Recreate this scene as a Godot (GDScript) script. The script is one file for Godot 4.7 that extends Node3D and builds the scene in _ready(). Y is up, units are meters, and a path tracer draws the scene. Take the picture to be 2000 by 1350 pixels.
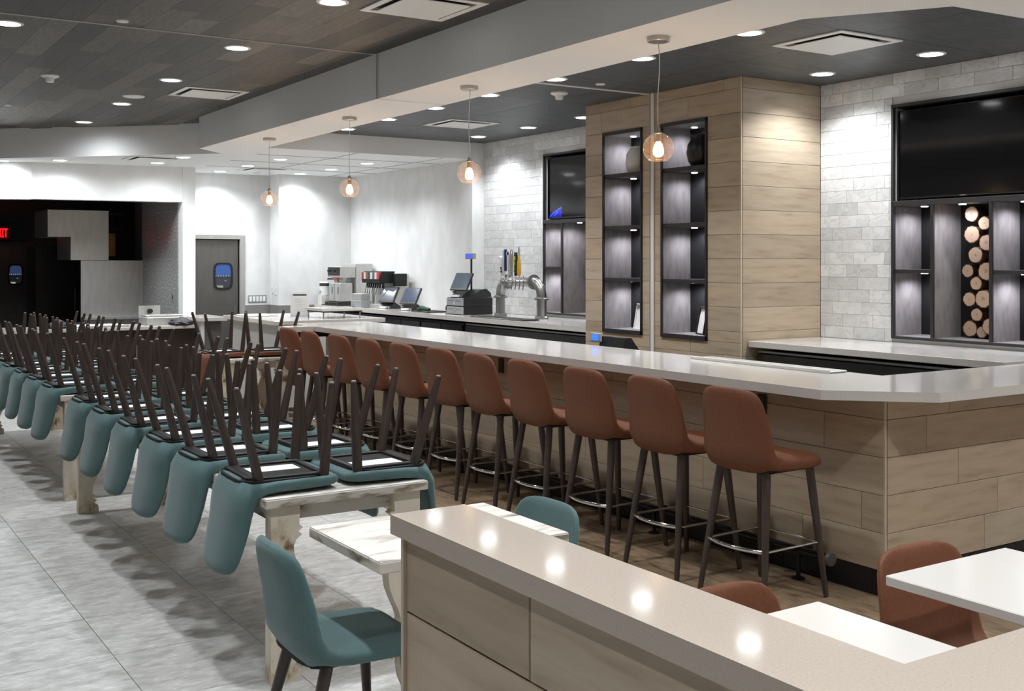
extends Node3D
# A closed restaurant at night: bar with leather stools, teal chairs upturned on tables, kitchen beyond.
# World: -z runs along the bar away from the camera, +x towards the back bar, y up, metres.

const MAIN_CEIL := 3.345
const BAR_CEIL := 3.20
const LOW_CEIL := 2.99
const X_BACK := 7.27
const X_CORE := 6.35
const BAR_H := 1.067
const BACK_H := 1.08

var M := {}
var cache := {}
var used := {}
var rng := RandomNumberGenerator.new()


# ------------------------------------------------------------------ mesh builder
class MB:
	var v := PackedVector3Array()
	var t := PackedInt32Array()

	func tri(a: int, b: int, c: int) -> void:
		t.append(a); t.append(b); t.append(c)

	func quad(a: int, b: int, c: int, d: int) -> void:
		tri(a, b, c); tri(a, c, d)

	# Godot's front faces run clockwise: turn the triangles added since `from` so that they face out
	func orient(from: int) -> void:
		var vol := 0.0
		for i in range(from, t.size(), 3):
			vol += v[t[i]].dot(v[t[i + 1]].cross(v[t[i + 2]]))
		if vol > 0.0:
			for i in range(from, t.size(), 3):
				var k := t[i + 1]
				t[i + 1] = t[i + 2]
				t[i + 2] = k

	func box(c: Vector3, s: Vector3, bevel := 0.0, b := Basis.IDENTITY) -> void:
		var from := t.size()
		var o := v.size()
		var h := s * 0.5
		if bevel <= 0.0:
			for i in 8:
				v.append(c + b * Vector3(h.x if i & 1 else -h.x, h.y if i & 2 else -h.y, h.z if i & 4 else -h.z))
			for q in [[0, 1, 3, 2], [4, 6, 7, 5], [0, 4, 5, 1], [2, 3, 7, 6], [0, 2, 6, 4], [1, 5, 7, 3]]:
				quad(o + q[0], o + q[1], o + q[2], o + q[3])
			orient(from)
			return
		var e: float = minf(bevel, minf(h.x, minf(h.y, h.z)) * 0.9)
		for i in 8:
			var sg := Vector3(1 if i & 1 else -1, 1 if i & 2 else -1, 1 if i & 4 else -1)
			for ax in 3:
				var p := h - Vector3(e, e, e)
				p[ax] = h[ax]
				v.append(c + b * (p * sg))
		for ax in 3:
			var a1 := (ax + 1) % 3
			var a2 := (ax + 2) % 3
			for sd in 2:
				var q := []
				for k in [[0, 0], [1, 0], [1, 1], [0, 1]]:
					q.append(o + ((sd << ax) | (k[0] << a1) | (k[1] << a2)) * 3 + ax)
				if sd == 1:
					quad(q[0], q[1], q[2], q[3])
				else:
					quad(q[0], q[3], q[2], q[1])
			for k1 in 2:
				for k2 in 2:
					var i0 := (k1 << a1) | (k2 << a2)
					var i1 := i0 | (1 << ax)
					if (k1 + k2) % 2 == 0:
						quad(o + i0 * 3 + a1, o + i1 * 3 + a1, o + i1 * 3 + a2, o + i0 * 3 + a2)
					else:
						quad(o + i0 * 3 + a1, o + i0 * 3 + a2, o + i1 * 3 + a2, o + i1 * 3 + a1)
		for i in 8:
			var par := ((i & 1) + ((i >> 1) & 1) + ((i >> 2) & 1)) % 2
			if par == 1:
				tri(o + i * 3, o + i * 3 + 1, o + i * 3 + 2)
			else:
				tri(o + i * 3, o + i * 3 + 2, o + i * 3 + 1)
		orient(from)

	# rings of equal length joined into a closed skin
	func loft(rings: Array, closed := false, open := false) -> void:
		var from := t.size()
		var o := v.size()
		var n: int = rings[0].size()
		for r in rings:
			v.append_array(r)
		var last: int = rings.size() if closed else rings.size() - 1
		for i in last:
			var i2: int = (i + 1) % rings.size()
			for j in n:
				var j2 := (j + 1) % n
				quad(o + i * n + j, o + i * n + j2, o + i2 * n + j2, o + i2 * n + j)
		if not closed and not open:
			for e in 2:
				var base: int = o + (0 if e == 0 else (rings.size() - 1) * n)
				var mid := Vector3.ZERO
				for j in n:
					mid += v[base + j]
				var m := v.size()
				v.append(mid / n)
				for j in n:
					var j2 := (j + 1) % n
					if e == 0:
						tri(base + j2, base + j, m)
					else:
						tri(base + j, base + j2, m)
		orient(from)

	func tube(pts: Array, radii: Array, segs := 10, squareness := 0.0) -> void:
		var rings := []
		var up := Vector3.UP
		for i in pts.size():
			var a: Vector3 = pts[maxi(i - 1, 0)]
			var b: Vector3 = pts[mini(i + 1, pts.size() - 1)]
			var d := (b - a).normalized()
			if i == 0 and absf(d.dot(up)) > 0.95:
				up = Vector3.RIGHT
			var sx := d.cross(up).normalized()
			if sx.length() < 0.5:
				sx = d.cross(Vector3.FORWARD).normalized()
			up = sx.cross(d).normalized()
			var r := PackedVector3Array()
			for k in segs:
				var w := TAU * (k + 0.5) / segs
				var rad: float = radii[i]
				if squareness > 0.0:
					rad *= 1.0 + squareness * (pow(absf(sin(2.0 * w)), 2.0) - 0.3)
				r.append(pts[i] + (sx * cos(w) + up * sin(w)) * rad)
			rings.append(r)
		loft(rings)

	# profile of (radius, height) turned about y, closed skin
	func lathe(profile: Array, segs := 24, at := Vector3.ZERO, b := Basis.IDENTITY, closed := false) -> void:
		var rings := []
		for p in profile:
			var r := PackedVector3Array()
			for k in segs:
				var w := TAU * k / segs
				r.append(at + b * Vector3(cos(w) * maxf(p.x, 0.0002), p.y, sin(w) * maxf(p.x, 0.0002)))
			rings.append(r)
		loft(rings, closed)

	# a polygon in the plane of (ax, ay) through `at`, thickened along dir
	func prism(poly: PackedVector2Array, at: Vector3, ax: Vector3, ay: Vector3, dir: Vector3) -> void:
		var from := t.size()
		var o := v.size()
		var n := poly.size()
		for e in 2:
			for p in poly:
				v.append(at + ax * p.x + ay * p.y + dir * e)
		var idx := Geometry2D.triangulate_polygon(poly)
		for i in range(0, idx.size(), 3):
			tri(o + idx[i], o + idx[i + 1], o + idx[i + 2])
			tri(o + n + idx[i], o + n + idx[i + 2], o + n + idx[i + 1])
		# wall quads have to run the same way round as the caps
		var area := 0.0
		for i in n:
			area += poly[i].cross(poly[(i + 1) % n])
		var cap := 0.0
		if idx.size() >= 3:
			cap = (poly[idx[1]] - poly[idx[0]]).cross(poly[idx[2]] - poly[idx[0]])
		for i in n:
			var j := (i + 1) % n
			if (area > 0.0) == (cap > 0.0):
				quad(o + j, o + i, o + n + i, o + n + j)
			else:
				quad(o + i, o + j, o + n + j, o + n + i)
		orient(from)

	func build(smooth_deg := 0.0) -> ArrayMesh:
		var nf := t.size() / 3
		var fn := PackedVector3Array()
		fn.resize(nf)
		for i in nf:
			var a := v[t[i * 3]]
			fn[i] = (v[t[i * 3 + 2]] - a).cross(v[t[i * 3 + 1]] - a)
		var pv := PackedVector3Array()
		var pn := PackedVector3Array()
		pv.resize(nf * 3)
		pn.resize(nf * 3)
		var near := []
		if smooth_deg > 0.0:
			near.resize(v.size())
			for i in v.size():
				near[i] = PackedInt32Array()
			for i in t.size():
				near[t[i]].append(i / 3)
		var lim := cos(deg_to_rad(smooth_deg))
		for i in nf:
			var me := fn[i].normalized()
			for k in 3:
				pv[i * 3 + k] = v[t[i * 3 + k]]
				var n := me
				if smooth_deg > 0.0:
					n = Vector3.ZERO
					for f in near[t[i * 3 + k]]:
						if fn[f].normalized().dot(me) >= lim:
							n += fn[f]
					n = n.normalized() if n.length() > 1e-12 else me
				pn[i * 3 + k] = n if n.length() > 0.5 else Vector3.UP
		var arr := []
		arr.resize(Mesh.ARRAY_MAX)
		arr[Mesh.ARRAY_VERTEX] = pv
		arr[Mesh.ARRAY_NORMAL] = pn
		var m := ArrayMesh.new()
		m.add_surface_from_arrays(Mesh.PRIMITIVE_TRIANGLES, arr)
		return m


# ------------------------------------------------------------------ nodes
func next_name(parent: Node, called: String) -> String:
	var key := str(parent.get_instance_id()) + called
	var n: int = used.get(key, 0)
	used[key] = n + 1
	return called if n == 0 else "%s_%03d" % [called, n]

func put(mesh: Mesh, called: String, mat: Material, parent: Node = null, at := Vector3.ZERO, b := Basis.IDENTITY) -> MeshInstance3D:
	var p: Node = parent if parent else self
	var o := MeshInstance3D.new()
	o.name = next_name(p, called)
	o.mesh = mesh
	o.material_override = mat
	o.transform = Transform3D(b, at)
	p.add_child(o, true)
	return o

func thing(called: String, label: String, category: String, at := Vector3.ZERO, group := "", b := Basis.IDENTITY) -> Node3D:
	var o := Node3D.new()
	o.name = next_name(self, called)
	o.transform = Transform3D(b, at)
	add_child(o, true)
	tag(o, label, category, group)
	return o

func tag(o: Node, label: String, category: String, group := "") -> void:
	o.set_meta("label", label)
	o.set_meta("category", category)
	if group != "":
		o.set_meta("group", group)

func structure(called: String, label: String, category: String, at := Vector3.ZERO) -> Node3D:
	var o := thing(called, label, category, at)
	o.set_meta("kind", "structure")
	return o

func copy(src: Node3D, at: Vector3, b: Basis, label := "", group := "") -> Node3D:
	var o: Node3D = src.duplicate()
	o.name = next_name(self, str(src.get_meta("base_name")))
	add_child(o, true)
	o.transform = Transform3D(b, at)
	if label != "":
		o.set_meta("label", label)
	if group != "":
		o.set_meta("group", group)
	return o

func boxmesh(s: Vector3, bevel := 0.0) -> ArrayMesh:
	var key := "%.4f %.4f %.4f %.4f" % [s.x, s.y, s.z, bevel]
	if not cache.has(key):
		var b := MB.new()
		b.box(Vector3.ZERO, s, bevel)
		cache[key] = b.build()
	return cache[key]

# a box given by its two corners
func bx(called: String, lo: Vector3, hi: Vector3, mat: Material, parent: Node = null, bevel := 0.0) -> MeshInstance3D:
	var s := (hi - lo).abs()
	return put(boxmesh(s, bevel), called, mat, parent, (lo + hi) * 0.5)

func cyl(called: String, a: Vector3, b: Vector3, r: float, mat: Material, parent: Node = null, segs := 16, r2 := -1.0) -> MeshInstance3D:
	var m := MB.new()
	m.tube([a, b], [r, r if r2 < 0.0 else r2], segs)
	return put(m.build(40), called, mat, parent)

func yaw(deg: float) -> Basis:
	return Basis(Vector3.UP, deg_to_rad(deg))


# ------------------------------------------------------------------ materials
func mat(c: Color, rough := 0.6, metal := 0.0, spec := 0.5) -> StandardMaterial3D:
	var m := StandardMaterial3D.new()
	m.albedo_color = c
	m.roughness = rough
	m.metallic = metal
	m.metallic_specular = spec
	return m

func rgb(r: float, g: float, b: float) -> Color:
	return Color(r / 255.0, g / 255.0, b / 255.0)

func noise_tex(sd: int, freq: float, stops: Array, size := 512, octaves := 4, warp := 0.0, kind := FastNoiseLite.TYPE_SIMPLEX_SMOOTH) -> NoiseTexture2D:
	var n := FastNoiseLite.new()
	n.seed = sd
	n.noise_type = kind
	n.frequency = freq
	n.fractal_octaves = octaves
	if warp > 0.0:
		n.domain_warp_enabled = true
		n.domain_warp_amplitude = warp
		n.domain_warp_frequency = freq * 0.6
	var g := Gradient.new()
	var offs := PackedFloat32Array()
	var cols := PackedColorArray()
	for s in stops:
		offs.append(s[0])
		cols.append(s[1])
	g.offsets = offs
	g.colors = cols
	var t := NoiseTexture2D.new()
	t.width = size
	t.height = size
	t.seamless = true
	t.noise = n
	t.color_ramp = g
	return t

# world triplanar material: the texture is stretched by the per-axis scale, so grain can run along one axis
func tri_mat(tex: Texture2D, scale: Vector3, offset: Vector3, tint: Color, rough: float, spec := 0.5) -> StandardMaterial3D:
	var m := mat(tint, rough, 0.0, spec)
	m.albedo_texture = tex
	m.uv1_triplanar = true
	m.uv1_world_triplanar = true
	m.uv1_scale = scale
	m.uv1_offset = offset
	return m

func bump(m: StandardMaterial3D, tex: Texture2D, cm: float) -> void:
	m.heightmap_enabled = true
	m.heightmap_texture = tex
	m.heightmap_scale = cm

func glow(c: Color, e: float) -> StandardMaterial3D:
	var m := mat(c, 0.5)
	m.emission_enabled = true
	m.emission = c
	m.emission_energy_multiplier = e
	return m

func pick(list: Array):
	return list[rng.randi() % list.size()]

func make_materials() -> void:
	M.white_wall = tri_mat(noise_tex(3, 0.012, [[0.2, rgb(232, 232, 231)], [0.8, rgb(242, 242, 241)]], 512, 5), Vector3(0.35, 0.35, 0.35), Vector3.ZERO, Color.WHITE, 0.75)
	M.plaster = tri_mat(noise_tex(5, 0.012, [[0.2, rgb(219, 219, 218)], [0.5, rgb(224, 224, 223)], [0.8, rgb(229, 229, 228)]], 512, 5, 30.0), Vector3(0.5, 0.3, 0.5), Vector3.ZERO, Color.WHITE, 0.7)
	M.soffit = mat(rgb(240, 239, 237), 0.75)
	M.low_ceiling = mat(rgb(238, 238, 237), 0.85)
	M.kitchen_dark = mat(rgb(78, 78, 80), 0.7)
	var oak_tex := noise_tex(11, 0.007, [[0.0, rgb(166, 149, 129)], [0.3, rgb(182, 166, 146)], [0.55, rgb(188, 172, 152)], [0.75, rgb(192, 177, 158)], [1.0, rgb(180, 163, 143)]], 1024, 5, 22.0)
	var oak_bump := noise_tex(12, 0.02, [[0.0, Color.BLACK], [1.0, Color.WHITE]], 512, 4)
	M.oak = []
	var oak_tints := [rgb(255, 253, 250), rgb(243, 240, 235), rgb(250, 244, 236), rgb(236, 231, 224), rgb(255, 250, 243), rgb(246, 240, 232)]
	for i in 6:
		var m := tri_mat(oak_tex, Vector3(0.28, 2.0, 0.28), Vector3(0.37 * i, 0.23 * i, 0.61 * i), oak_tints[i], 0.42)
		bump(m, oak_bump, 0.03)
		M.oak.append(m)
	M.oak_trim = mat(rgb(196, 182, 160), 0.4)
	var ceil_tex := noise_tex(21, 0.009, [[0.0, rgb(110, 103, 96)], [0.3, rgb(130, 123, 116)], [0.5, rgb(144, 137, 130)], [0.6, rgb(122, 115, 108)], [0.8, rgb(150, 144, 137)], [1.0, rgb(118, 111, 104)]], 1024, 5, 34.0)
	M.ceil_plank = []
	var ct := [0.50, 0.68, 0.56, 0.77, 0.62, 0.72, 0.53]
	for i in 7:
		M.ceil_plank.append(tri_mat(ceil_tex, Vector3(1.3, 1.0, 0.22), Vector3(0.31 * i, 0.0, 0.53 * i), Color(ct[i], ct[i] * 0.99, ct[i] * 0.975).clamp(Color.BLACK, Color(1, 1, 1)), 0.5))
	var dark_tex := noise_tex(25, 0.012, [[0.0, rgb(62, 64, 67)], [0.5, rgb(78, 80, 83)], [1.0, rgb(90, 92, 95)]], 512, 5, 20.0)
	M.dark_panel = []
	for i in 3:
		M.dark_panel.append(tri_mat(dark_tex, Vector3(0.5, 1.0, 2.2), Vector3(0.3 * i, 0, 0.4 * i), Color(0.94 + 0.03 * i, 0.94 + 0.03 * i, 0.94 + 0.03 * i), 0.5))
	var floor_tex := noise_tex(31, 0.011, [[0.0, rgb(178, 176, 173)], [0.3, rgb(198, 196, 193)], [0.5, rgb(210, 208, 205)], [0.7, rgb(216, 214, 211)], [1.0, rgb(228, 226, 224)]], 1024, 6, 16.0)
	var fleck := noise_tex(32, 0.03, [[0.0, rgb(206, 204, 202)], [0.30, rgb(236, 236, 235)], [0.62, rgb(240, 240, 239)], [0.72, rgb(255, 255, 255)], [1.0, rgb(255, 255, 255)]], 1024, 3, 8.0)
	M.floor_tile = []
	for i in 5:
		var m := tri_mat(floor_tex, Vector3(0.45, 1.0, 1.0), Vector3(0.37 * i, 0, 0.29 * i), Color(1, 1, 1) * (0.95 + 0.0125 * i), 0.42)
		m.detail_enabled = true
		m.detail_blend_mode = BaseMaterial3D.BLEND_MODE_MUL
		m.detail_uv_layer = BaseMaterial3D.DETAIL_UV_1
		m.detail_albedo = fleck
		M.floor_tile.append(m)
	M.grout = mat(rgb(140, 138, 134), 0.9)
	var fw_tex := noise_tex(41, 0.01, [[0.0, rgb(118, 96, 75)], [0.35, rgb(146, 122, 97)], [0.6, rgb(164, 140, 113)], [1.0, rgb(136, 113, 90)]], 1024, 5, 26.0)
	M.floor_plank = []
	for i in 5:
		var k: float = [0.9, 1.0, 0.8, 0.95, 0.86][i]
		M.floor_plank.append(tri_mat(fw_tex, Vector3(2.2, 1.0, 0.45), Vector3(0.41 * i, 0, 0.33 * i), Color(k, k, k), 0.42))
	var marble_tex := noise_tex(51, 0.008, [[0.0, rgb(212, 212, 211)], [0.36, rgb(226, 226, 225)], [0.5, rgb(234, 234, 233)], [0.56, rgb(212, 212, 211)], [0.62, rgb(234, 234, 233)], [1.0, rgb(240, 240, 239)]], 1024, 5, 45.0)
	M.marble = []
	for i in 7:
		var k: float = [1.0, 0.96, 0.985, 0.92, 1.0, 0.97, 0.945][i]
		M.marble.append(tri_mat(marble_tex, Vector3(0.55, 0.7, 0.55), Vector3(0.29 * i, 0.43 * i, 0.61 * i), Color(k, k, k), 0.28))
	M.marble_grout = mat(rgb(212, 211, 209), 0.85)
	var quartz_tex := noise_tex(61, 0.05, [[0.0, rgb(202, 197, 191)], [0.45, rgb(211, 206, 200)], [0.8, rgb(214, 209, 203)], [1.0, rgb(221, 217, 212)]], 1024, 4)
	M.quartz = tri_mat(quartz_tex, Vector3(1.6, 1.6, 1.6), Vector3.ZERO, Color.WHITE, 0.09)
	M.quartz_cap = tri_mat(quartz_tex, Vector3(3.2, 3.2, 3.2), Vector3(0.2, 0.5, 0.1), rgb(236, 224, 213), 0.075)
	M.white_top = mat(rgb(218, 212, 205), 0.16)
	var weave := noise_tex(71, 0.12, [[0.0, Color.BLACK], [1.0, Color.WHITE]], 512, 2)
	var teal_tex := noise_tex(72, 0.09, [[0.0, rgb(66, 91, 91)], [0.5, rgb(74, 100, 100)], [1.0, rgb(82, 110, 110)]], 512, 3)
	var tm := mat(Color.WHITE, 0.85)
	tm.albedo_texture = teal_tex
	tm.uv1_triplanar = true
	tm.uv1_scale = Vector3(3, 3, 3)
	tm.rim_enabled = true
	tm.rim = 0.35
	tm.rim_tint = 0.6
	bump(tm, weave, 0.03)
	M.teal = tm
	var or_tex := noise_tex(74, 0.05, [[0.0, rgb(104, 63, 43)], [0.5, rgb(112, 69, 48)], [1.0, rgb(121, 77, 55)]], 512, 4)
	var om := mat(Color.WHITE, 0.55, 0.0, 0.35)
	om.albedo_texture = or_tex
	om.uv1_triplanar = true
	om.uv1_scale = Vector3(2, 2, 2)
	bump(om, weave, 0.015)
	M.leather = om
	var leg_tex := noise_tex(76, 0.03, [[0.0, rgb(52, 41, 36)], [1.0, rgb(74, 60, 53)]], 256, 3)
	var lm := mat(Color.WHITE, 0.42)
	lm.albedo_texture = leg_tex
	lm.uv1_triplanar = true
	lm.uv1_scale = Vector3(6, 1, 6)
	M.leg = lm
	M.under = mat(rgb(22, 22, 23), 0.8)
	M.rail = mat(rgb(30, 28, 28), 0.45)
	M.paper = mat(rgb(240, 240, 238), 0.7)
	M.glide = mat(rgb(168, 165, 160), 0.45)
	var dis_tex := noise_tex(81, 0.010, [[0.0, rgb(96, 82, 70)], [0.10, rgb(140, 126, 112)], [0.22, rgb(196, 188, 178)], [0.34, rgb(220, 215, 207)], [0.7, rgb(228, 224, 217)], [1.0, rgb(216, 211, 202)]], 1024, 4, 24.0)
	M.distress = []
	for i in 3:
		M.distress.append(tri_mat(dis_tex, Vector3(0.22, 0.7, 1.0), Vector3(0.45 * i, 0.17 * i, 0.3 * i), Color.WHITE, 0.5))
	M.distress_leg = tri_mat(noise_tex(83, 0.011, [[0.0, rgb(84, 64, 46)], [0.16, rgb(124, 102, 78)], [0.27, rgb(190, 176, 152)], [0.42, rgb(212, 201, 181)], [1.0, rgb(220, 211, 194)]], 512, 5, 24.0), Vector3(1.1, 0.8, 1.1), Vector3(0.3, 0.1, 0.6), Color.WHITE, 0.55)
	M.distress_edge = tri_mat(noise_tex(82, 0.014, [[0.0, rgb(86, 72, 60)], [0.28, rgb(146, 134, 118)], [0.44, rgb(202, 194, 182)], [1.0, rgb(218, 212, 202)]], 512, 5, 20.0), Vector3(0.5, 1.6, 0.5), Vector3.ZERO, Color.WHITE, 0.55)
	var steel_tex := noise_tex(91, 0.02, [[0.0, rgb(186, 185, 182)], [1.0, rgb(200, 199, 196)]], 512, 4)
	M.steel = tri_mat(steel_tex, Vector3(1.2, 0.25, 1.2), Vector3.ZERO, Color.WHITE, 0.4)
	M.steel.metallic = 0.6
	M.door_steel = tri_mat(steel_tex, Vector3(1.2, 0.2, 1.2), Vector3.ZERO, rgb(160, 157, 154), 0.36)
	M.door_steel.metallic = 0.7
	M.nickel = mat(rgb(190, 186, 180), 0.28, 1.0)
	M.chrome = mat(rgb(220, 220, 220), 0.1, 1.0)
	M.pipe = mat(rgb(168, 168, 166), 0.3, 0.95)
	M.black = mat(rgb(20, 20, 21), 0.5)
	M.black_gloss = mat(rgb(9, 9, 10), 0.08)
	M.black_satin = mat(rgb(36, 36, 39), 0.28)
	M.dark_frame = mat(rgb(44, 42, 43), 0.45)
	var gw := noise_tex(95, 0.012, [[0.0, rgb(122, 116, 114)], [0.4, rgb(137, 131, 129)], [0.7, rgb(146, 140, 138)], [1.0, rgb(130, 124, 122)]], 512, 5, 26.0)
	M.grey_wood = tri_mat(gw, Vector3(2.6, 0.7, 2.6), Vector3.ZERO, Color.WHITE, 0.5)
	M.white_plastic = mat(rgb(236, 236, 234), 0.4)
	M.grey_plastic = mat(rgb(150, 152, 153), 0.4)
	M.cord = mat(rgb(225, 223, 218), 0.5)
	M.lens = glow(Color(0.96, 0.98, 1.0), 14.0)
	M.puck = glow(Color(0.93, 0.95, 1.0), 9.0)
	M.bulb = glow(Color(1.0, 0.80, 0.52), 22.0)
	var gl := mat(Color(1.0, 0.84, 0.72, 0.018), 0.0)
	gl.transparency = BaseMaterial3D.TRANSPARENCY_ALPHA
	M.globe = gl
	var pane := mat(Color(0.55, 0.62, 0.70, 0.25), 0.03)
	pane.transparency = BaseMaterial3D.TRANSPARENCY_ALPHA
	M.pane = pane
	M.base_tile = mat(rgb(26, 26, 28), 0.25)
	M.white_panel = mat(rgb(206, 204, 200), 0.5)
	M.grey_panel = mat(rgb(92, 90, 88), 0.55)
	M.backsplash = mat(rgb(132, 130, 127), 0.4)
	M.joint_metal = mat(rgb(226, 223, 217), 0.4)
	M.joint_dark = mat(rgb(24, 24, 24), 0.8)


# ------------------------------------------------------------------ entry
func _ready() -> void:
	rng.seed = 20240611
	set_camera()
	make_materials()
	build_floor()
	build_ceilings()
	build_walls()
	build_core()
	build_media(Vector3(X_BACK, 0, -5.72), true)
	build_media(Vector3(X_BACK, 0, -10.57), false)
	build_kitchen()
	build_bar()
	build_back_bar()
	build_pony_wall()
	build_lights()
	build_tables_and_chairs()
	build_stools()
	build_counter_things()


func set_camera() -> void:
	var cam := Camera3D.new()
	cam.name = "camera"
	var near := 0.05
	var f := 2166.0
	cam.set_frustum(near * 1350.0 / f, Vector2(0, near * (510.0 - 675.0) / f), near, 80.0)
	cam.keep_aspect = Camera3D.KEEP_HEIGHT
	add_child(cam)
	cam.position = Vector3(0, 1.72, 0)
	cam.rotation = Vector3(0, -atan(1400.0 / f), 0)
	cam.current = true
	var we := WorldEnvironment.new()
	we.name = "environment"
	var e := Environment.new()
	e.background_mode = Environment.BG_COLOR
	e.background_color = Color(0, 0, 0)
	e.tonemap_mode = Environment.TONE_MAPPER_LINEAR
	e.tonemap_exposure = EXPOSURE
	e.sdfgi_enabled = true
	e.ssao_enabled = true
	e.ssil_enabled = true
	we.environment = e
	add_child(we)


const EXPOSURE := 1.0
const E_MAIN := 3.9
const E_BAR := 3.0
const E_WALL := 2.2
const E_LOW := 2.0


# ------------------------------------------------------------------ floor
func build_floor() -> void:
	var fl := structure("floor", "pale grey stone tile floor meeting wood-look planks at the bar", "floor")
	bx("slab", Vector3(-3.6, -0.20, -23.0), Vector3(8.0, -0.010, 2.8), M.grout, fl)
	var px := 0.6
	var pz := 0.59
	# tile joints run through x = 1.165 and z = -7.95
	for i in range(-3, 4):
		for k in range(-12, 13):
			var x0: float = 1.165 + px * i
			var z0: float = -7.95 + pz * k
			var x1: float = minf(x0 + px, 3.45)
			if x1 - x0 < 0.05:
				continue
			bx("tile", Vector3(x0 + 0.0015, -0.010, z0 + 0.0015), Vector3(x1 - 0.0015, 0.0, z0 + pz - 0.0015), pick(M.floor_tile), fl)
	bx("tile_bed", Vector3(-3.5, -0.010, -15.03), Vector3(-0.635, 0.0, 2.7), M.floor_tile[2], fl)
	bx("tile_bed", Vector3(-0.635, -0.010, -0.28), Vector3(3.45, 0.0, 2.7), M.floor_tile[1], fl)
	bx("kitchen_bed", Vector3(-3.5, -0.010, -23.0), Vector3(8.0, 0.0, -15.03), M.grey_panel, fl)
	bx("edge_strip", Vector3(3.45, -0.010, -15.03), Vector3(3.458, 0.0015, 2.7), M.nickel, fl)
	# wood-look planks in front of the bar and round its end
	for i in 6:
		var x0 := 3.458 + 0.2 * i
		for k in 14:
			var z0: float = -15.0 + 1.2 * k + (0.4 * (i % 3)) - 0.4
			bx("plank", Vector3(x0 + 0.001, -0.010, z0 + 0.001), Vector3(x0 + 0.199, 0.0, z0 + 1.199), pick(M.floor_plank), fl)
	for i in 13:
		var x0 := 4.658 + 0.2 * i
		for k in 5:
			var z0: float = -3.6 + 1.2 * k + (0.4 * (i % 3)) - 0.4
			bx("plank", Vector3(x0 + 0.001, -0.010, z0 + 0.001), Vector3(x0 + 0.199, 0.0, z0 + 1.199), pick(M.floor_plank), fl)
	bx("service_bed", Vector3(4.66, -0.010, -15.03), Vector3(7.9, -0.001, -4.0), M.grey_panel, fl)


# planks laid along "x" or "z" on an upright face
func run_planks(parent: Node, along: String, face: float, out: float, a0: float, a1: float, y0: float, y1: float, length: float, phase: float, mats: Array, thick := 0.016, called := "plank", gap := 0.0025) -> void:
	var cuts := [a0]
	var k: float = ceil((a0 - phase) / length) * length + phase
	while k < a1 - 0.03:
		if k > a0 + 0.03:
			cuts.append(k)
		k += length
	cuts.append(a1)
	for i in cuts.size() - 1:
		var p: float = cuts[i] + gap * 0.5
		var q: float = cuts[i + 1] - gap * 0.5
		var f0: float = face
		var f1: float = face - out * thick
		if along == "z":
			bx(called, Vector3(f0, y0 + gap * 0.5, p), Vector3(f1, y1 - gap * 0.5, q), pick(mats), parent, 0.0015)
		else:
			bx(called, Vector3(p, y0 + gap * 0.5, f0), Vector3(q, y1 - gap * 0.5, f1), pick(mats), parent, 0.0015)


func slab(called: String, poly: Array, y0: float, y1: float, m: Material, parent: Node = null) -> MeshInstance3D:
	var b := MB.new()
	var p := PackedVector2Array()
	for q in poly:
		p.append(Vector2(q[0], q[1]))
	b.prism(p, Vector3(0, y0, 0), Vector3.RIGHT, Vector3.BACK, Vector3(0, y1 - y0, 0))
	return put(b.build(), called, m, parent)


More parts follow.
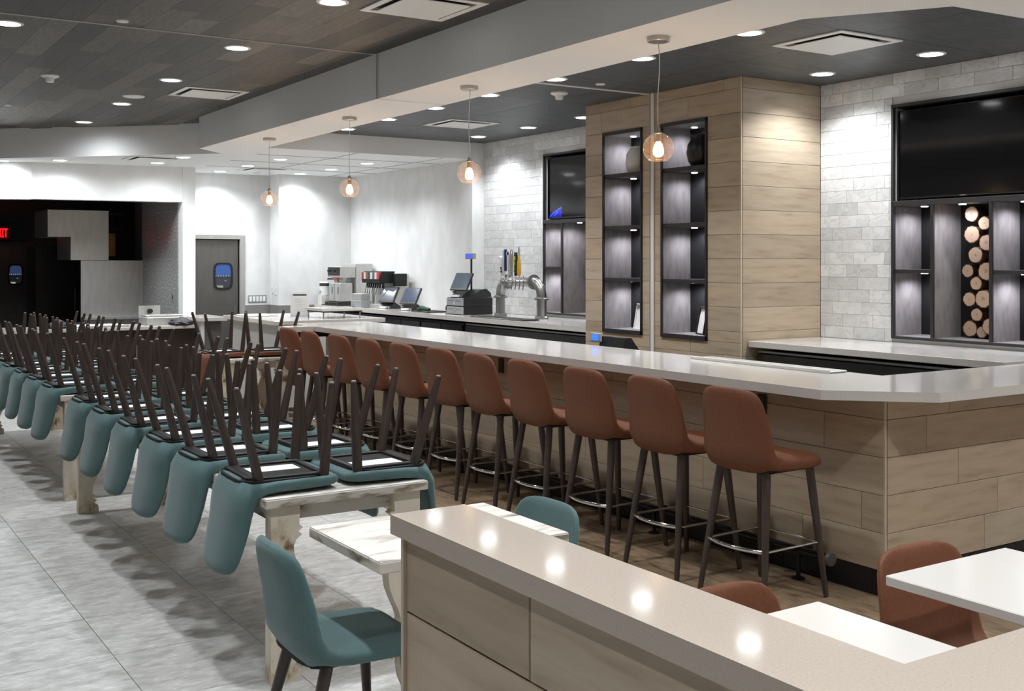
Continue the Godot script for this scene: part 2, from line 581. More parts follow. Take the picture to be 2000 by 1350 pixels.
# ------------------------------------------------------------------ ceilings
func build_ceilings() -> void:
	var c := structure("ceiling", "grey-brown wood plank ceiling over the dining area", "ceiling")
	slab("deck", [[-3.6, 2.8], [7.8, 2.8], [7.8, -16.4], [-3.6, -16.4]], MAIN_CEIL + 0.012, 3.60, M.kitchen_dark, c)
	var seam := -7.90
	for i in 16:
		var x0 := 3.83 - 0.2 * (i + 1)
		var z := -15.2 + 0.4 * float(i % 3) + 0.2 * float(i % 2)
		while z < -2.6:
			var z1 := z + 1.2
			var parts := [[z, z1]]
			if z < seam and z1 > seam:
				parts = [[z, seam - 0.016], [seam + 0.016, z1]]
			for s in parts:
				# the plank ends at the slanted edge of the low ceiling
				if x0 - 4.23 + 0.95 * (-12.86 - s[1]) * -1.0 < -99.0:
					continue
				bx("plank", Vector3(x0 + 0.0008, MAIN_CEIL, s[0] + 0.0008), Vector3(x0 + 0.1992, MAIN_CEIL + 0.012, s[1] - 0.0008), pick(M.ceil_plank), c)
			z = z1
	bx("plank_field", Vector3(-3.5, MAIN_CEIL, -15.2), Vector3(0.63, MAIN_CEIL + 0.012, 2.7), M.ceil_plank[1], c)
	bx("plank_field", Vector3(0.63, MAIN_CEIL, -1.0), Vector3(7.4, MAIN_CEIL + 0.012, 2.7), M.ceil_plank[2], c)
	bx("plank_field", Vector3(3.83, MAIN_CEIL, -2.62), Vector3(7.4, MAIN_CEIL + 0.012, -1.0), M.ceil_plank[4], c)
	# expansion joint across the plank ceiling
	var j := structure("trim_1", "thin dark expansion joint strip crossing the plank ceiling", "trim")
	bx("joint_gap", Vector3(-3.5, MAIN_CEIL + 0.004, seam - 0.016), Vector3(3.83, MAIN_CEIL + 0.011, seam + 0.016), M.joint_dark, j)
	bx("joint_edge", Vector3(-3.5, MAIN_CEIL - 0.003, seam - 0.022), Vector3(3.83, MAIN_CEIL + 0.008, seam - 0.016), M.joint_metal, j)
	# the soffit that follows the bar
	var s := structure("trim_2", "white painted soffit running above the bar front", "soffit")
	slab("soffit_body", [[3.83, -12.43], [4.23, -12.86], [4.44, -12.86], [4.44, -4.06], [4.85, -3.45], [7.6, -3.30], [7.6, -2.62], [4.50, -2.62], [3.83, -3.30]], LOW_CEIL, 3.59, M.soffit, s)
	bx("joint_cover", Vector3(3.823, LOW_CEIL, seam + 0.02), Vector3(3.832, MAIN_CEIL, seam + 0.06), M.joint_metal, s)
	bx("joint_gap", Vector3(3.820, LOW_CEIL, seam + 0.036), Vector3(3.8235, MAIN_CEIL, seam + 0.044), M.grey_plastic, s)
	bx("joint_cover", Vector3(3.83, LOW_CEIL - 0.003, seam + 0.034), Vector3(4.44, LOW_CEIL + 0.001, seam + 0.046), M.joint_metal, s)
	# dark panels above the bar
	var b := structure("ceiling", "dark charcoal panel ceiling above the bar", "ceiling")
	var z0 := -12.0
	var n := 0
	while z0 < -3.5:
		var z1: float = minf(z0 + 1.2, -3.32)
		bx("panel", Vector3(4.42, BAR_CEIL, z0 + 0.002), Vector3(5.86, BAR_CEIL + 0.02, z1 - 0.002), M.dark_panel[n % 3], b)
		bx("panel", Vector3(5.864, BAR_CEIL, z0 + 0.002), Vector3(7.4, BAR_CEIL + 0.02, z1 - 0.002), M.dark_panel[(n + 1) % 3], b)
		n += 1
		z0 = z1
	bx("deck", Vector3(4.42, BAR_CEIL + 0.021, -12.0), Vector3(7.6, MAIN_CEIL + 0.01, -3.32), M.joint_metal, b)
	bx("joint_cover", Vector3(4.44, BAR_CEIL - 0.006, -7.62), Vector3(X_CORE, BAR_CEIL, -7.575), M.joint_metal, b)
	# lower white ceiling beyond the bar, its front edge slanting across the room
	var low := structure("ceiling", "lower white ceiling with a slanted front edge beyond the bar", "ceiling")
	slab("ceiling_body", [[4.23, -12.86], [4.44, -12.84], [4.44, -11.92], [7.5, -11.92], [7.5, -16.3], [0.8, -16.3], [0.8, -16.25]], LOW_CEIL, 3.59, M.low_ceiling, low)
	for i in 3:
		bx("grid_bar", Vector3(4.6, LOW_CEIL - 0.004, -12.7 - 0.95 * i), Vector3(7.08, LOW_CEIL + 0.001, -12.69 - 0.95 * i), M.grey_plastic, low)
	for x in [5.55, 6.7]:
		bx("grid_bar", Vector3(x, LOW_CEIL - 0.004, -15.45), Vector3(x + 0.01, LOW_CEIL + 0.001, -11.95), M.grey_plastic, low)


# ------------------------------------------------------------------ walls
func tile_wall(parent: Node, z0: float, z1: float, hole: Array) -> void:
	var y := BACK_H
	var row := 0
	while y < BAR_CEIL - 0.01:
		var y1: float = minf(y + 0.1015, BAR_CEIL)
		var spans := [[z0, z1]]
		if y1 > hole[2] + 0.02 and y < hole[3] - 0.02:
			spans = [[z0, hole[0]], [hole[1], z1]]
		for s in spans:
			if s[1] - s[0] > 0.01:
				run_planks(parent, "z", X_BACK, -1.0, s[0], s[1], y, y1, 0.305, 0.152 * (row % 2) + 0.04 * (row % 3), M.marble, 0.01, "tile", 0.002)
		y = y1
		row += 1


func build_walls() -> void:
	var nz := [-5.72, -4.50, 1.11, 2.95]
	var w := structure("wall_right", "white marble subway tile wall beside the large television", "wall")
	for s in [[Vector3(7.28, 0, -6.45), Vector3(7.62, BAR_CEIL, nz[0])], [Vector3(7.28, 0, nz[1]), Vector3(7.62, 3.5, 2.7)], [Vector3(7.28, 0, nz[0]), Vector3(7.62, nz[2], nz[1])], [Vector3(7.28, nz[3], nz[0]), Vector3(7.62, BAR_CEIL, nz[1])], [Vector3(7.62, 0, -6.45), Vector3(7.75, 3.5, 2.7)]]:
		bx("wall_body", s[0], s[1], M.marble_grout, w)
	tile_wall(w, -6.45, -3.9, nz)
	var mz := [-10.57, -9.35, 1.11, 2.95]
	var w2 := structure("wall_right", "white marble subway tile wall behind the beer tower", "wall")
	for s in [[Vector3(7.28, 0, -11.9), Vector3(7.62, BAR_CEIL, mz[0])], [Vector3(7.28, 0, mz[1]), Vector3(7.62, BAR_CEIL, -8.53)], [Vector3(7.28, 0, mz[0]), Vector3(7.62, mz[2], mz[1])], [Vector3(7.28, mz[3], mz[0]), Vector3(7.62, BAR_CEIL, mz[1])], [Vector3(7.62, 0, -11.9), Vector3(7.75, BAR_CEIL, -8.53)]]:
		bx("wall_body", s[0], s[1], M.marble_grout, w2)
	tile_wall(w2, -11.9, -8.53, mz)
	var far := structure("wall_back", "white brushed plaster walls of the drinks station", "wall")
	bx("wall_body", Vector3(7.1, 0, -15.8), Vector3(7.75, 3.2, -11.9), M.plaster, far)
	bx("wall_body", Vector3(5.95, 0, -16.4), Vector3(7.1, 3.1, -15.5), M.plaster, far)
	bx("wall_body", Vector3(5.56, 0, -16.0), Vector3(5.95, 3.1, -15.85), M.plaster, far)
	bx("wall_body", Vector3(4.50, 2.10, -16.0), Vector3(5.56, 3.1, -15.85), M.plaster, far)
	bx("backsplash", Vector3(5.56, 0.85, -15.85), Vector3(5.95, 1.07, -15.838), M.backsplash, far)
	bx("backsplash", Vector3(5.938, 0.85, -15.85), Vector3(5.95, 1.07, -15.5), M.backsplash, far)
	bx("backsplash", Vector3(5.95, 0.85, -15.5), Vector3(6.5, 1.07, -15.488), M.backsplash, far)
	var op := structure("wall_kitchen", "white wall with a wide opening onto the kitchen", "wall")
	bx("pier", Vector3(4.40, 0, -15.85), Vector3(4.57, LOW_CEIL, -15.0), M.white_wall, op)
	slab("header", [[4.40, -15.03], [2.55, -15.30], [2.55, -15.50], [4.40, -15.25]], 2.52, LOW_CEIL, M.white_wall, op)
	slab("header_wing", [[2.55, -15.30], [1.0, -16.05], [-3.6, -16.05], [-3.6, -16.25], [0.95, -16.25], [2.55, -15.50]], 2.515, LOW_CEIL + 0.4, M.white_wall, op)
	bx("wall_body", Vector3(-3.6, 0, -16.2), Vector3(0.6, 2.515, -16.0), M.white_wall, op)
	# walls out of view that close the room
	var wl := structure("wall_left", "plain white wall closing the dining room on its far side", "wall")
	bx("wall_body", Vector3(-3.7, 0, -16.2), Vector3(-3.5, 3.6, 2.8), M.white_wall, wl)
	var wf := structure("wall_front", "plain white wall closing the room behind the tables", "wall")
	bx("wall_body", Vector3(-3.7, 0, 2.7), Vector3(7.8, 3.6, 2.9), M.white_wall, wf)
	# steel door to the service corridor
	var d := structure("door_1", "brushed steel swing door with a small rounded window", "door")
	bx("door_frame", Vector3(4.50, 2.04, -15.87), Vector3(5.56, 2.10, -15.83), M.steel, d)
	bx("door_frame", Vector3(5.48, 0, -15.87), Vector3(5.56, 2.04, -15.83), M.steel, d)
	var leaf := bx("leaf", Vector3(4.55, 0.01, -15.92), Vector3(5.47, 2.035, -15.88), M.door_steel, d, 0.003)
	door_window(leaf, Vector3(5.245, 1.50, -15.88), 0.25, 0.36, true, 0.0)
	bx("latch_plate", Vector3(5.40, 0.94, -15.885), Vector3(5.44, 1.06, -15.87), M.nickel, d)
	# light switches by that door
	var sw := thing("light_switch", "five-gang wall switch plate beside the steel door", "switch", Vector3(5.75, 1.16, -15.845))
	bx("plate", Vector3(-0.14, -0.055, -0.004), Vector3(0.14, 0.055, 0.006), M.grey_plastic, sw, 0.002)
	for i in 5:
		bx("rocker", Vector3(-0.124 + 0.052 * i, -0.038, 0.006), Vector3(-0.088 + 0.052 * i, 0.038, 0.011), M.white_plastic, sw, 0.002)
	for i in 2:
		var one := thing("switch_plate", "small white dimmer plate on the narrow return wall", "switch", Vector3(5.945, 1.30 - 0.02 * i, -15.74 + 0.13 * i), "dimmer plates on the return wall")
		bx("plate", Vector3(-0.006, -0.06, -0.035), Vector3(0.005, 0.06, 0.035), M.white_plastic, one, 0.002)
		bx("rocker", Vector3(-0.011, -0.03, -0.012), Vector3(-0.006, 0.03, 0.012), M.white_panel, one)


# a rounded pane in a black gasket, lit from the room beyond
func door_window(leaf: MeshInstance3D, at: Vector3, w: float, h: float, blue: bool, turn: float) -> void:
	var ring := MB.new()
	var rings := []
	for e in 4:
		var r := PackedVector3Array()
		var inset: float = [0.0, 0.0, 0.028, 0.028][e]
		var z: float = [-0.004, 0.012, 0.012, -0.004][e]
		for k in 32:
			var a := TAU * k / 32.0
			var sx: float = signf(cos(a)) * pow(absf(cos(a)), 0.45) * (w * 0.5 + 0.018 - inset)
			var sy: float = signf(sin(a)) * pow(absf(sin(a)), 0.45) * (h * 0.5 + 0.018 - inset)
			r.append(Vector3(sx, sy, z))
		rings.append(r)
	ring.loft(rings, true)
	var b := yaw(turn)
	put(ring.build(30), "window_gasket", M.black, leaf, at - leaf.position, b)
	var pane := MB.new()
	var poly := PackedVector2Array()
	for k in 32:
		var a := TAU * k / 32.0
		poly.append(Vector2(signf(cos(a)) * pow(absf(cos(a)), 0.45) * (w * 0.5 - 0.008), signf(sin(a)) * pow(absf(sin(a)), 0.45) * (h * 0.5 - 0.008)))
	pane.prism(poly, Vector3(0, 0, 0.001), Vector3.RIGHT, Vector3.UP, Vector3(0, 0, 0.003))
	var lit := mat(rgb(60, 62, 66), 0.1)
	lit.emission_enabled = true
	var img := Image.create(32, 48, false, Image.FORMAT_RGB8)
	for y in 48:
		for x in 32:
			var c := Color(0.10, 0.105, 0.11)
			if y < 22:
				c = Color(0.10, 0.30, 0.62) if blue else Color(0.18, 0.24, 0.36)
				if blue and (x * 7 + y * 3) % 23 < 2:
					c = Color(0.25, 0.45, 0.75)
			elif y < 25:
				c = Color(0.5, 0.6, 0.75) if (x % 5) < 3 else Color(0.06, 0.06, 0.07)
			elif y < 28:
				c = Color(0.03, 0.03, 0.03)
			elif (x > 18 and x < 22 and y > 31 and y < 34) or (y > 41 and x < 16):
				c = Color(0.6, 0.6, 0.58)
			img.set_pixel(x, y, c)
	lit.emission_texture = ImageTexture.create_from_image(img)
	lit.emission_energy_multiplier = 0.9
	lit.uv1_triplanar = true
	lit.uv1_scale = Vector3(1.0 / w, 1.0 / h, 1.0)
	lit.uv1_offset = Vector3(0.5, -0.5, 0.5)
	put(pane.build(), "window_pane", lit, leaf, at - leaf.position, b)


# ------------------------------------------------------------------ wood-clad core
func build_core() -> void:
	var c := structure("wall_core", "pale oak plank clad pier with two tall shelf niches", "wall")
	var nl := [-8.25, -7.68]
	var nr := [-7.42, -6.84]
	var y0 := 1.06
	var y1 := 2.914
	var f := X_CORE + 0.016
	bx("core_body", Vector3(6.70, 0, -8.53), Vector3(7.28, BAR_CEIL, -6.466), M.grout, c)
	for s in [[-8.53, nl[0]], [nl[1], nr[0]], [nr[1], -6.466]]:
		bx("core_body", Vector3(f, y0, s[0]), Vector3(6.70, y1, s[1]), M.grout, c)
	bx("core_body", Vector3(f, 0, -8.53), Vector3(6.70, y0, -6.466), M.grout, c)
	bx("core_body", Vector3(f, y1, -8.53), Vector3(6.70, BAR_CEIL, -6.466), M.grout, c)
	var joints := [0.0]
	for k in range(-8, 8):
		joints.append(1.738 + 0.196 * k)
	joints.append(BAR_CEIL)
	for i in joints.size() - 1:
		var a: float = joints[i]
		var b: float = joints[i + 1]
		if b <= y0 + 0.01 or a >= y1 - 0.01:
			run_planks(c, "z", X_CORE, -1.0, -8.53, -6.45, a, b, 1.2, -8.53 + 0.25 + 0.43 * (i % 3), M.oak)
		else:
			var lo: float = a
			if a < y0:   # the row that the niche sills cut
				run_planks(c, "z", X_CORE, -1.0, -8.53, -6.45, a, y0, 1.2, -7.05, M.oak)
				lo = y0
			for s in [[-8.53, nl[0]], [nl[1], nr[0]], [nr[1], -6.45]]:
				run_planks(c, "z", X_CORE, -1.0, s[0], s[1], lo, b, 40.0, -20.0, M.oak)
		run_planks(c, "x", -6.45, 1.0, X_CORE + 0.017, X_BACK, a, b, 40.0, -20.0, M.oak)
	bx("corner_trim", Vector3(X_CORE - 0.002, 0, -6.458), Vector3(X_CORE + 0.006, BAR_CEIL, -6.448), M.oak_trim, c)
	# vertical joint cover on the face
	var j := structure("trim_3", "pale vertical joint cover strip between the two niches", "trim")
	bx("joint_cover", Vector3(X_CORE - 0.014, 0.9, -7.555), Vector3(X_CORE - 0.001, BAR_CEIL, -7.512), M.joint_metal, j, 0.003)
	bx("joint_edge", Vector3(X_CORE - 0.016, 0.9, -7.567), Vector3(X_CORE - 0.001, BAR_CEIL, -7.558), M.grey_plastic, j)
	shelf_niche("tall recessed shelf niche holding the pale jar and leaning frame", nl, y0, y1)
	shelf_niche("tall recessed shelf niche holding the black urn and dark frame", nr, y0, y1)


func puck(parent: Node, at: Vector3, e: float) -> void:
	var b := MB.new()
	b.lathe([Vector2(0.0, -0.006), Vector2(0.026, -0.006), Vector2(0.028, 0.0), Vector2(0.0, 0.0)], 20)
	put(b.build(40), "puck_lamp", M.puck, parent, at)
	var l := SpotLight3D.new()
	l.name = next_name(parent, "puck_light")
	l.position = at + Vector3(0, -0.014, 0)
	l.rotation_degrees = Vector3(-90, 0, 0)
	l.spot_angle = 80
	l.spot_angle_attenuation = 0.8
	l.light_energy = e
	l.light_color = Color(0.93, 0.94, 1.0)
	l.light_size = 0.03
	l.spot_range = 30
	l.spot_attenuation = 2
	l.shadow_enabled = true
	parent.add_child(l, true)


func shelf_niche(label: String, z: Array, y0: float, y1: float) -> void:
	var t := thing("shelf_niche", label, "shelf", Vector3.ZERO)
	var x0 := X_CORE - 0.004
	var x1 := 6.67
	var z0: float = z[0]
	var z1: float = z[1]
	bx("back_panel", Vector3(x1, y0, z0), Vector3(x1 + 0.02, y1, z1), M.black, t)
	bx("side_panel", Vector3(x0 + 0.01, y0, z0), Vector3(x1, y1, z0 + 0.016), M.grey_wood, t)
	bx("side_panel", Vector3(x0 + 0.01, y0, z1 - 0.016), Vector3(x1, y1, z1), M.grey_wood, t)
	bx("top_panel", Vector3(x0 + 0.01, y1 - 0.03, z0 + 0.016), Vector3(x1, y1, z1 - 0.016), M.grey_wood, t)
	bx("bottom_panel", Vector3(x0 + 0.01, y0, z0 + 0.016), Vector3(x1, y0 + 0.03, z1 - 0.016), M.grey_wood, t)
	for s in [[y0, y0 + 0.035], [y1 - 0.03, y1]]:
		bx("frame_rail", Vector3(x0 - 0.012, s[0], z0), Vector3(x0 + 0.01, s[1], z1), M.dark_frame, t, 0.002)
	for s in [[z0, z0 + 0.018], [z1 - 0.018, z1]]:
		bx("frame_stile", Vector3(x0 - 0.012, y0, s[0]), Vector3(x0 + 0.01, y1, s[1]), M.dark_frame, t, 0.002)
	for k in 3:
		var y := 1.53 + 0.48 * k
		bx("shelf", Vector3(x0 + 0.005, y, z0 + 0.016), Vector3(x1, y + 0.035, z1 - 0.016), M.dark_frame, t, 0.002)
		puck(t, Vector3(6.57, y, (z0 + z1) * 0.5 - 0.11), 0.26)
	puck(t, Vector3(6.57, y1 - 0.03, (z0 + z1) * 0.5 - 0.11), 0.26)


# ------------------------------------------------------------------ television niches in the tiled wall
func build_media(at: Vector3, big: bool) -> void:
	var t := thing("media_niche", "dark framed television niche with cubbies and log slices" if big else "dark framed television niche behind the beer tower", "shelf", Vector3.ZERO)
	var x0 := X_BACK - 0.006
	var x1 := 7.60
	var z0 := at.z
	var z1 := z0 + 1.22
	var y0 := 1.11
	var y1 := 2.95
	var ys := 2.17
	bx("back_panel", Vector3(x1, y0, z0), Vector3(x1 + 0.019, y1, z1), M.black, t)
	for s in [[y0, y0 + 0.022], [ys - 0.02, ys + 0.02], [y1 - 0.022, y1]]:
		bx("frame_rail", Vector3(x0 - 0.012, s[0], z0), Vector3(x0 + 0.02 if s[0] != ys - 0.02 else x1, s[1], z1), M.dark_frame, t, 0.002)
	for s in [[z0, z0 + 0.022], [z1 - 0.022, z1]]:
		bx("frame_stile", Vector3(x0 - 0.012, y0, s[0]), Vector3(x0 + 0.02, y1, s[1]), M.dark_frame, t, 0.002)
	for z in [z0 + 0.001, z0 + 0.361, z0 + 0.855, z1 - 0.021]:
		bx("divider", Vector3(x0 + 0.012, y0 + 0.02, z), Vector3(x1, ys - 0.02, z + 0.020), M.grey_wood, t)
	for z in [z0 + 0.358, z0 + 0.852]:
		bx("divider_edge", Vector3(x0 - 0.010, y0, z), Vector3(x0 + 0.012, ys, z + 0.026), M.dark_frame, t, 0.002)
	bx("bottom_panel", Vector3(x0 + 0.012, y0 + 0.001, z0), Vector3(x1, y0 + 0.022, z1), M.grey_wood, t)
	bx("top_panel", Vector3(x0 + 0.012, y1 - 0.022, z0), Vector3(x1, y1 - 0.001, z1), M.dark_frame, t)
	for c in [[z0 + 0.021, z0 + 0.360], [z0 + 0.876, z1 - 0.021]]:
		bx("shelf", Vector3(x0 + 0.002, 1.625, c[0]), Vector3(x1, 1.655, c[1]), M.dark_frame, t, 0.002)
		puck(t, Vector3(7.44, ys - 0.02, (c[0] + c[1]) * 0.5 - 0.02), 0.28)
		puck(t, Vector3(7.44, 1.625, (c[0] + c[1]) * 0.5 - 0.02), 0.28)
	puck(t, Vector3(7.38, ys - 0.02, z0 + 0.55), 0.24)
	# television
	var tv := thing("television", "large black wall television over the log slice display" if big else "black television with a blue glow low on its screen", "television", Vector3.ZERO)
	bx("casing", Vector3(7.30, 2.205, z0 + 0.03), Vector3(7.36, 2.90, z1 - 0.03), M.black_satin, tv, 0.004)
	if big:
		bx("screen", Vector3(7.296, 2.222, z0 + 0.038), Vector3(7.301, 2.892, z1 - 0.038), M.black_gloss, tv)
		bx("logo_bar", Vector3(7.2945, 2.210, z0 + 0.585), Vector3(7.2965, 2.215, z0 + 0.635), M.grey_plastic, tv)
	else:
		var sm := mat(rgb(9, 9, 10), 0.08)
		sm.emission_enabled = true
		var img := Image.create(128, 72, false, Image.FORMAT_RGB8)
		for y in 72:
			for x in 128:
				var u := x / 128.0
				var v := y / 72.0
				var g := clampf(1.0 - Vector2((u - 0.10) * 1.5, (v - 1.0) * 1.15).length() * 3.0, 0.0, 1.0)
				var c := Color(0.05, 0.07, 0.5) * g * g * 1.2
				for s in [[0.03, 0.24, 0.99, 0.83], [0.10, 0.18, 0.99, 0.90]]:
					var k: float = clampf((u - s[0]) / (s[1] - s[0]), 0.0, 1.0)
					var yy: float = lerpf(s[2], s[3], pow(k, 0.7))
					if u >= s[0] and u <= s[1] and v > yy and v < yy + 0.06 + 0.10 * k:
						c = Color(0.10, 0.16, 0.85)
					if u >= s[0] and u <= s[1] and absf(v - yy) < 0.012:
						c = Color(0.35, 0.45, 0.95)
				img.set_pixel(x, y, c)
		sm.emission_texture = ImageTexture.create_from_image(img)
		sm.emission_energy_multiplier = 0.9
		var q := QuadMesh.new()
		q.size = Vector2(1.144, 0.67)
		put(q, "screen", sm, tv, Vector3(7.2985, 2.557, z0 + 0.61), Basis(Vector3.UP, -PI / 2))
	if big:
		var lg := thing("log_display", "stack of pale round log slices filling the middle cubby", "logs", Vector3(7.50, 1.132, z0 + 0.61))
		var bark := mat(rgb(92, 66, 46), 0.85)
		var cut := []
		for i in 3:
			var img2 := Image.create(96, 96, false, Image.FORMAT_RGB8)
			var ns := FastNoiseLite.new()
			ns.seed = 60 + i
			ns.frequency = 0.05
			for y in 96:
				for x in 96:
					var p := Vector2(x - 48.0, y - 46.0 - i)
					var r := p.length() + 5.0 * ns.get_noise_2d(x, y)
					var k := 0.5 + 0.5 * sin(r * 1.1)
					var c := rgb(202, 174, 150).lerp(rgb(180, 148, 120), k * 0.6)
					if r < 9.0 - 2.0 * i:
						c = c.lerp(rgb(150, 112, 86), 0.5)
					img2.set_pixel(x, y, c)
			var cm := mat(Color.WHITE, 0.7)
			cm.albedo_texture = ImageTexture.create_from_image(img2)
			cm.uv1_triplanar = true
			cm.uv1_offset = Vector3(0.5, 0.5, 0.5)
			cut.append(cm)
		var spots := [[-5.170, 2.077, 0.059], [-5.071, 2.005, 0.051], [-5.184, 1.922, 0.067], [-5.046, 1.858, 0.061], [-5.145, 1.766, 0.062], [-5.219, 1.645, 0.051], [-5.046, 1.643, 0.069], [-5.140, 1.550, 0.051], [-5.206, 1.428, 0.055], [-5.071, 1.435, 0.069], [-5.135, 1.314, 0.050], [-5.200, 1.205, 0.062], [-5.020, 1.230, 0.061], [-4.955, 1.36, 0.06], [-4.93, 1.53, 0.055], [-4.925, 1.74, 0.066], [-4.95, 1.95, 0.06], [-5.10, 1.182, 0.045]]
		for k in spots.size():
			var s: Array = spots[k]
			var r: float = s[2]
			var m := MB.new()
			var rings := []
			for e in [[0.0, 1.0], [0.09, 1.02]]:
				var ring := PackedVector3Array()
				for a in 22:
					var w := TAU * a / 22.0
					var rr: float = r * e[1] * (1.0 + 0.03 * sin(a * 3.1 + k) + 0.025 * sin(a * 7.7 + k * 2.0))
					ring.append(Vector3(e[0], cos(w) * rr, sin(w) * rr))
				rings.append(ring)
			m.loft(rings)
			var log_o := put(m.build(50), "log_slice", bark, lg, Vector3(-0.01 + 0.012 * (k % 3), s[1] - 1.132, s[0] - (z0 + 0.61)))
			var face := MB.new()
			var fr := []
			for e in [[-0.002, 0.90], [0.002, 0.93]]:
				var ring := PackedVector3Array()
				for a in 22:
					var w := TAU * a / 22.0
					var rr: float = r * e[1] * (1.0 + 0.03 * sin(a * 3.1 + k) + 0.025 * sin(a * 7.7 + k * 2.0))
					ring.append(Vector3(e[0], cos(w) * rr, sin(w) * rr))
				fr.append(ring)
			face.loft(fr)
			var cm2: StandardMaterial3D = cut[k % 3].duplicate()
			cm2.uv1_scale = Vector3.ONE * (0.46 / r)
			put(face.build(40), "cut_face", cm2, log_o)


# ------------------------------------------------------------------ kitchen beyond the opening
func build_kitchen() -> void:
	var k := structure("wall_far", "dark kitchen walls seen through the opening", "wall")
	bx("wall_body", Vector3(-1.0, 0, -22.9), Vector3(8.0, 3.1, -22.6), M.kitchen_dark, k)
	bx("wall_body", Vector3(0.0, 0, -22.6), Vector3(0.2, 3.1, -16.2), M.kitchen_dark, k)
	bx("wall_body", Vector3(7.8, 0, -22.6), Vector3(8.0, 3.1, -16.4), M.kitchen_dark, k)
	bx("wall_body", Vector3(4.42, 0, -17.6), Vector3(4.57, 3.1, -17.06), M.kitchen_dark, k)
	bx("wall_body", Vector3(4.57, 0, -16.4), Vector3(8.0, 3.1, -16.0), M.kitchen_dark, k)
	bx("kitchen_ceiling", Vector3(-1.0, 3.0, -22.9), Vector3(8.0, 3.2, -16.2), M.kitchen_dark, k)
	var tw := structure("wall_side", "grey fish-scale mosaic wall just inside the kitchen opening", "wall")
	var scale_tex := noise_tex(96, 0.05, [[0.0, rgb(120, 120, 119)], [0.5, rgb(168, 168, 166)], [1.0, rgb(205, 205, 203)]], 512, 1, 0.0, FastNoiseLite.TYPE_CELLULAR)
	var sm := tri_mat(scale_tex, Vector3(1.7, 1.5, 1.7), Vector3.ZERO, Color.WHITE, 0.25)
	bump(sm, scale_tex, 0.6)
	bx("mosaic", Vector3(4.388, 0, -17.06), Vector3(4.40, 3.0, -15.2), sm, tw)
	bx("wall_body", Vector3(4.40, 0, -17.06), Vector3(4.57, 3.0, -15.85), M.white_wall, tw)
	var ms := thing("light_switch", "small dark switch plate on the mosaic wall inside the kitchen opening", "switch", Vector3(4.386, 1.22, -15.42))
	bx("plate", Vector3(-0.004, -0.06, -0.035), Vector3(0.002, 0.06, 0.035), M.grey_plastic, ms, 0.002)
	bx("rocker", Vector3(-0.008, -0.03, -0.012), Vector3(-0.004, 0.03, 0.012), M.dark_frame, ms)
	# swing door at the back
	var d := structure("door_2", "dark steel kitchen door with a small rounded window", "door")
	bx("door_frame", Vector3(2.68, 0, -22.6), Vector3(3.78, 2.08, -22.56), M.door_steel, d)
	var leaf := bx("leaf", Vector3(2.74, 0.01, -22.56), Vector3(3.72, 2.02, -22.52), M.door_steel, d, 0.003)
	door_window(leaf, Vector3(3.47, 1.465, -22.52), 0.23, 0.36, false, 0.0)
	# exit sign
	var ex := thing("exit_sign", "glowing red EXIT sign on the dark kitchen wall", "sign", Vector3(3.20, 2.24, -22.40))
	bx("housing", Vector3(-0.18, -0.13, -0.19), Vector3(0.18, 0.13, 0.0), M.black, ex, 0.004)
	var tx := TextMesh.new()
	tx.text = "EXIT"
	tx.font_size = 64
	tx.pixel_size = 0.0031
	tx.depth = 0.006
	var sf := SystemFont.new()
	sf.font_names = PackedStringArray(["Droid Sans"])
	sf.font_weight = 700
	tx.font = sf
	put(tx, "letters", glow(Color(1.0, 0.08, 0.10), 2.6), ex, Vector3(0, 0, 0.004), Basis.from_scale(Vector3(0.55, 1.15, 1)))
	var el := OmniLight3D.new()
	el.name = "sign_light"
	el.position = Vector3(0, 0, 0.08)
	el.light_color = Color(1.0, 0.1, 0.1)
	el.light_energy = 0.03
	el.omni_range = 20
	el.omni_attenuation = 2
	el.light_size = 0.05
	el.shadow_enabled = true
	ex.add_child(el)
	# cooking line: hood and splash panel
	var h := thing("exhaust_hood", "stepped stainless steel hood hanging over the cooking line", "hood", Vector3(3.05, 0, -17.0))
	var hp := PackedVector2Array([Vector2(0, 2.07), Vector2(0.31, 2.07), Vector2(0.31, 1.735), Vector2(0.84, 1.735), Vector2(0.84, 2.46), Vector2(0, 2.46)])
	var hm := MB.new()
	hm.prism(hp, Vector3.ZERO, Vector3.RIGHT, Vector3.UP, Vector3(0, 0, -1.0))
	put(hm.build(), "hood_body", M.steel, h)
	bx("side_skin", Vector3(-0.004, 2.07, -1.0), Vector3(0.0, 2.46, -0.002), M.steel, h)
	for i in 4:
		cyl("hanger_rod", Vector3(0.12 + 0.2 * i, 2.46, -0.2), Vector3(0.12 + 0.2 * i, 3.0, -0.2), 0.006, M.black, h, 8)
	var sp := thing("splash_panel", "tall stainless steel splash panel behind the pass counter", "panel", Vector3(3.50, 0, -17.0))
	bx("sheet", Vector3(0, 0.80, -0.03), Vector3(0.90, 1.73, 0.0), M.steel, sp, 0.002)
	bx("cabinet", Vector3(0, 0.0, -0.6), Vector3(0.90, 0.80, 0.0), M.steel, sp)
	bx("folded_lip", Vector3(0, 0.86, 0.0), Vector3(0.90, 0.90, 0.10), M.steel, sp, 0.003)
	var fr := thing("fridge", "dark upright refrigerator beside the hood", "fridge", Vector3(3.12, 0, -18.5))
	bx("body", Vector3(0, 0, -0.7), Vector3(0.66, 1.95, 0.0), M.black_satin, fr, 0.006)
	bx("door", Vector3(0.01, 0.12, 0.0), Vector3(0.65, 1.93, 0.03), M.black, fr, 0.005)
	bx("handle", Vector3(0.58, 0.9, 0.03), Vector3(0.61, 1.3, 0.06), M.nickel, fr, 0.004)
	var rk := thing("wire_rack", "black wire rack with a warm metal pan", "rack", Vector3(4.02, 0, -18.0))
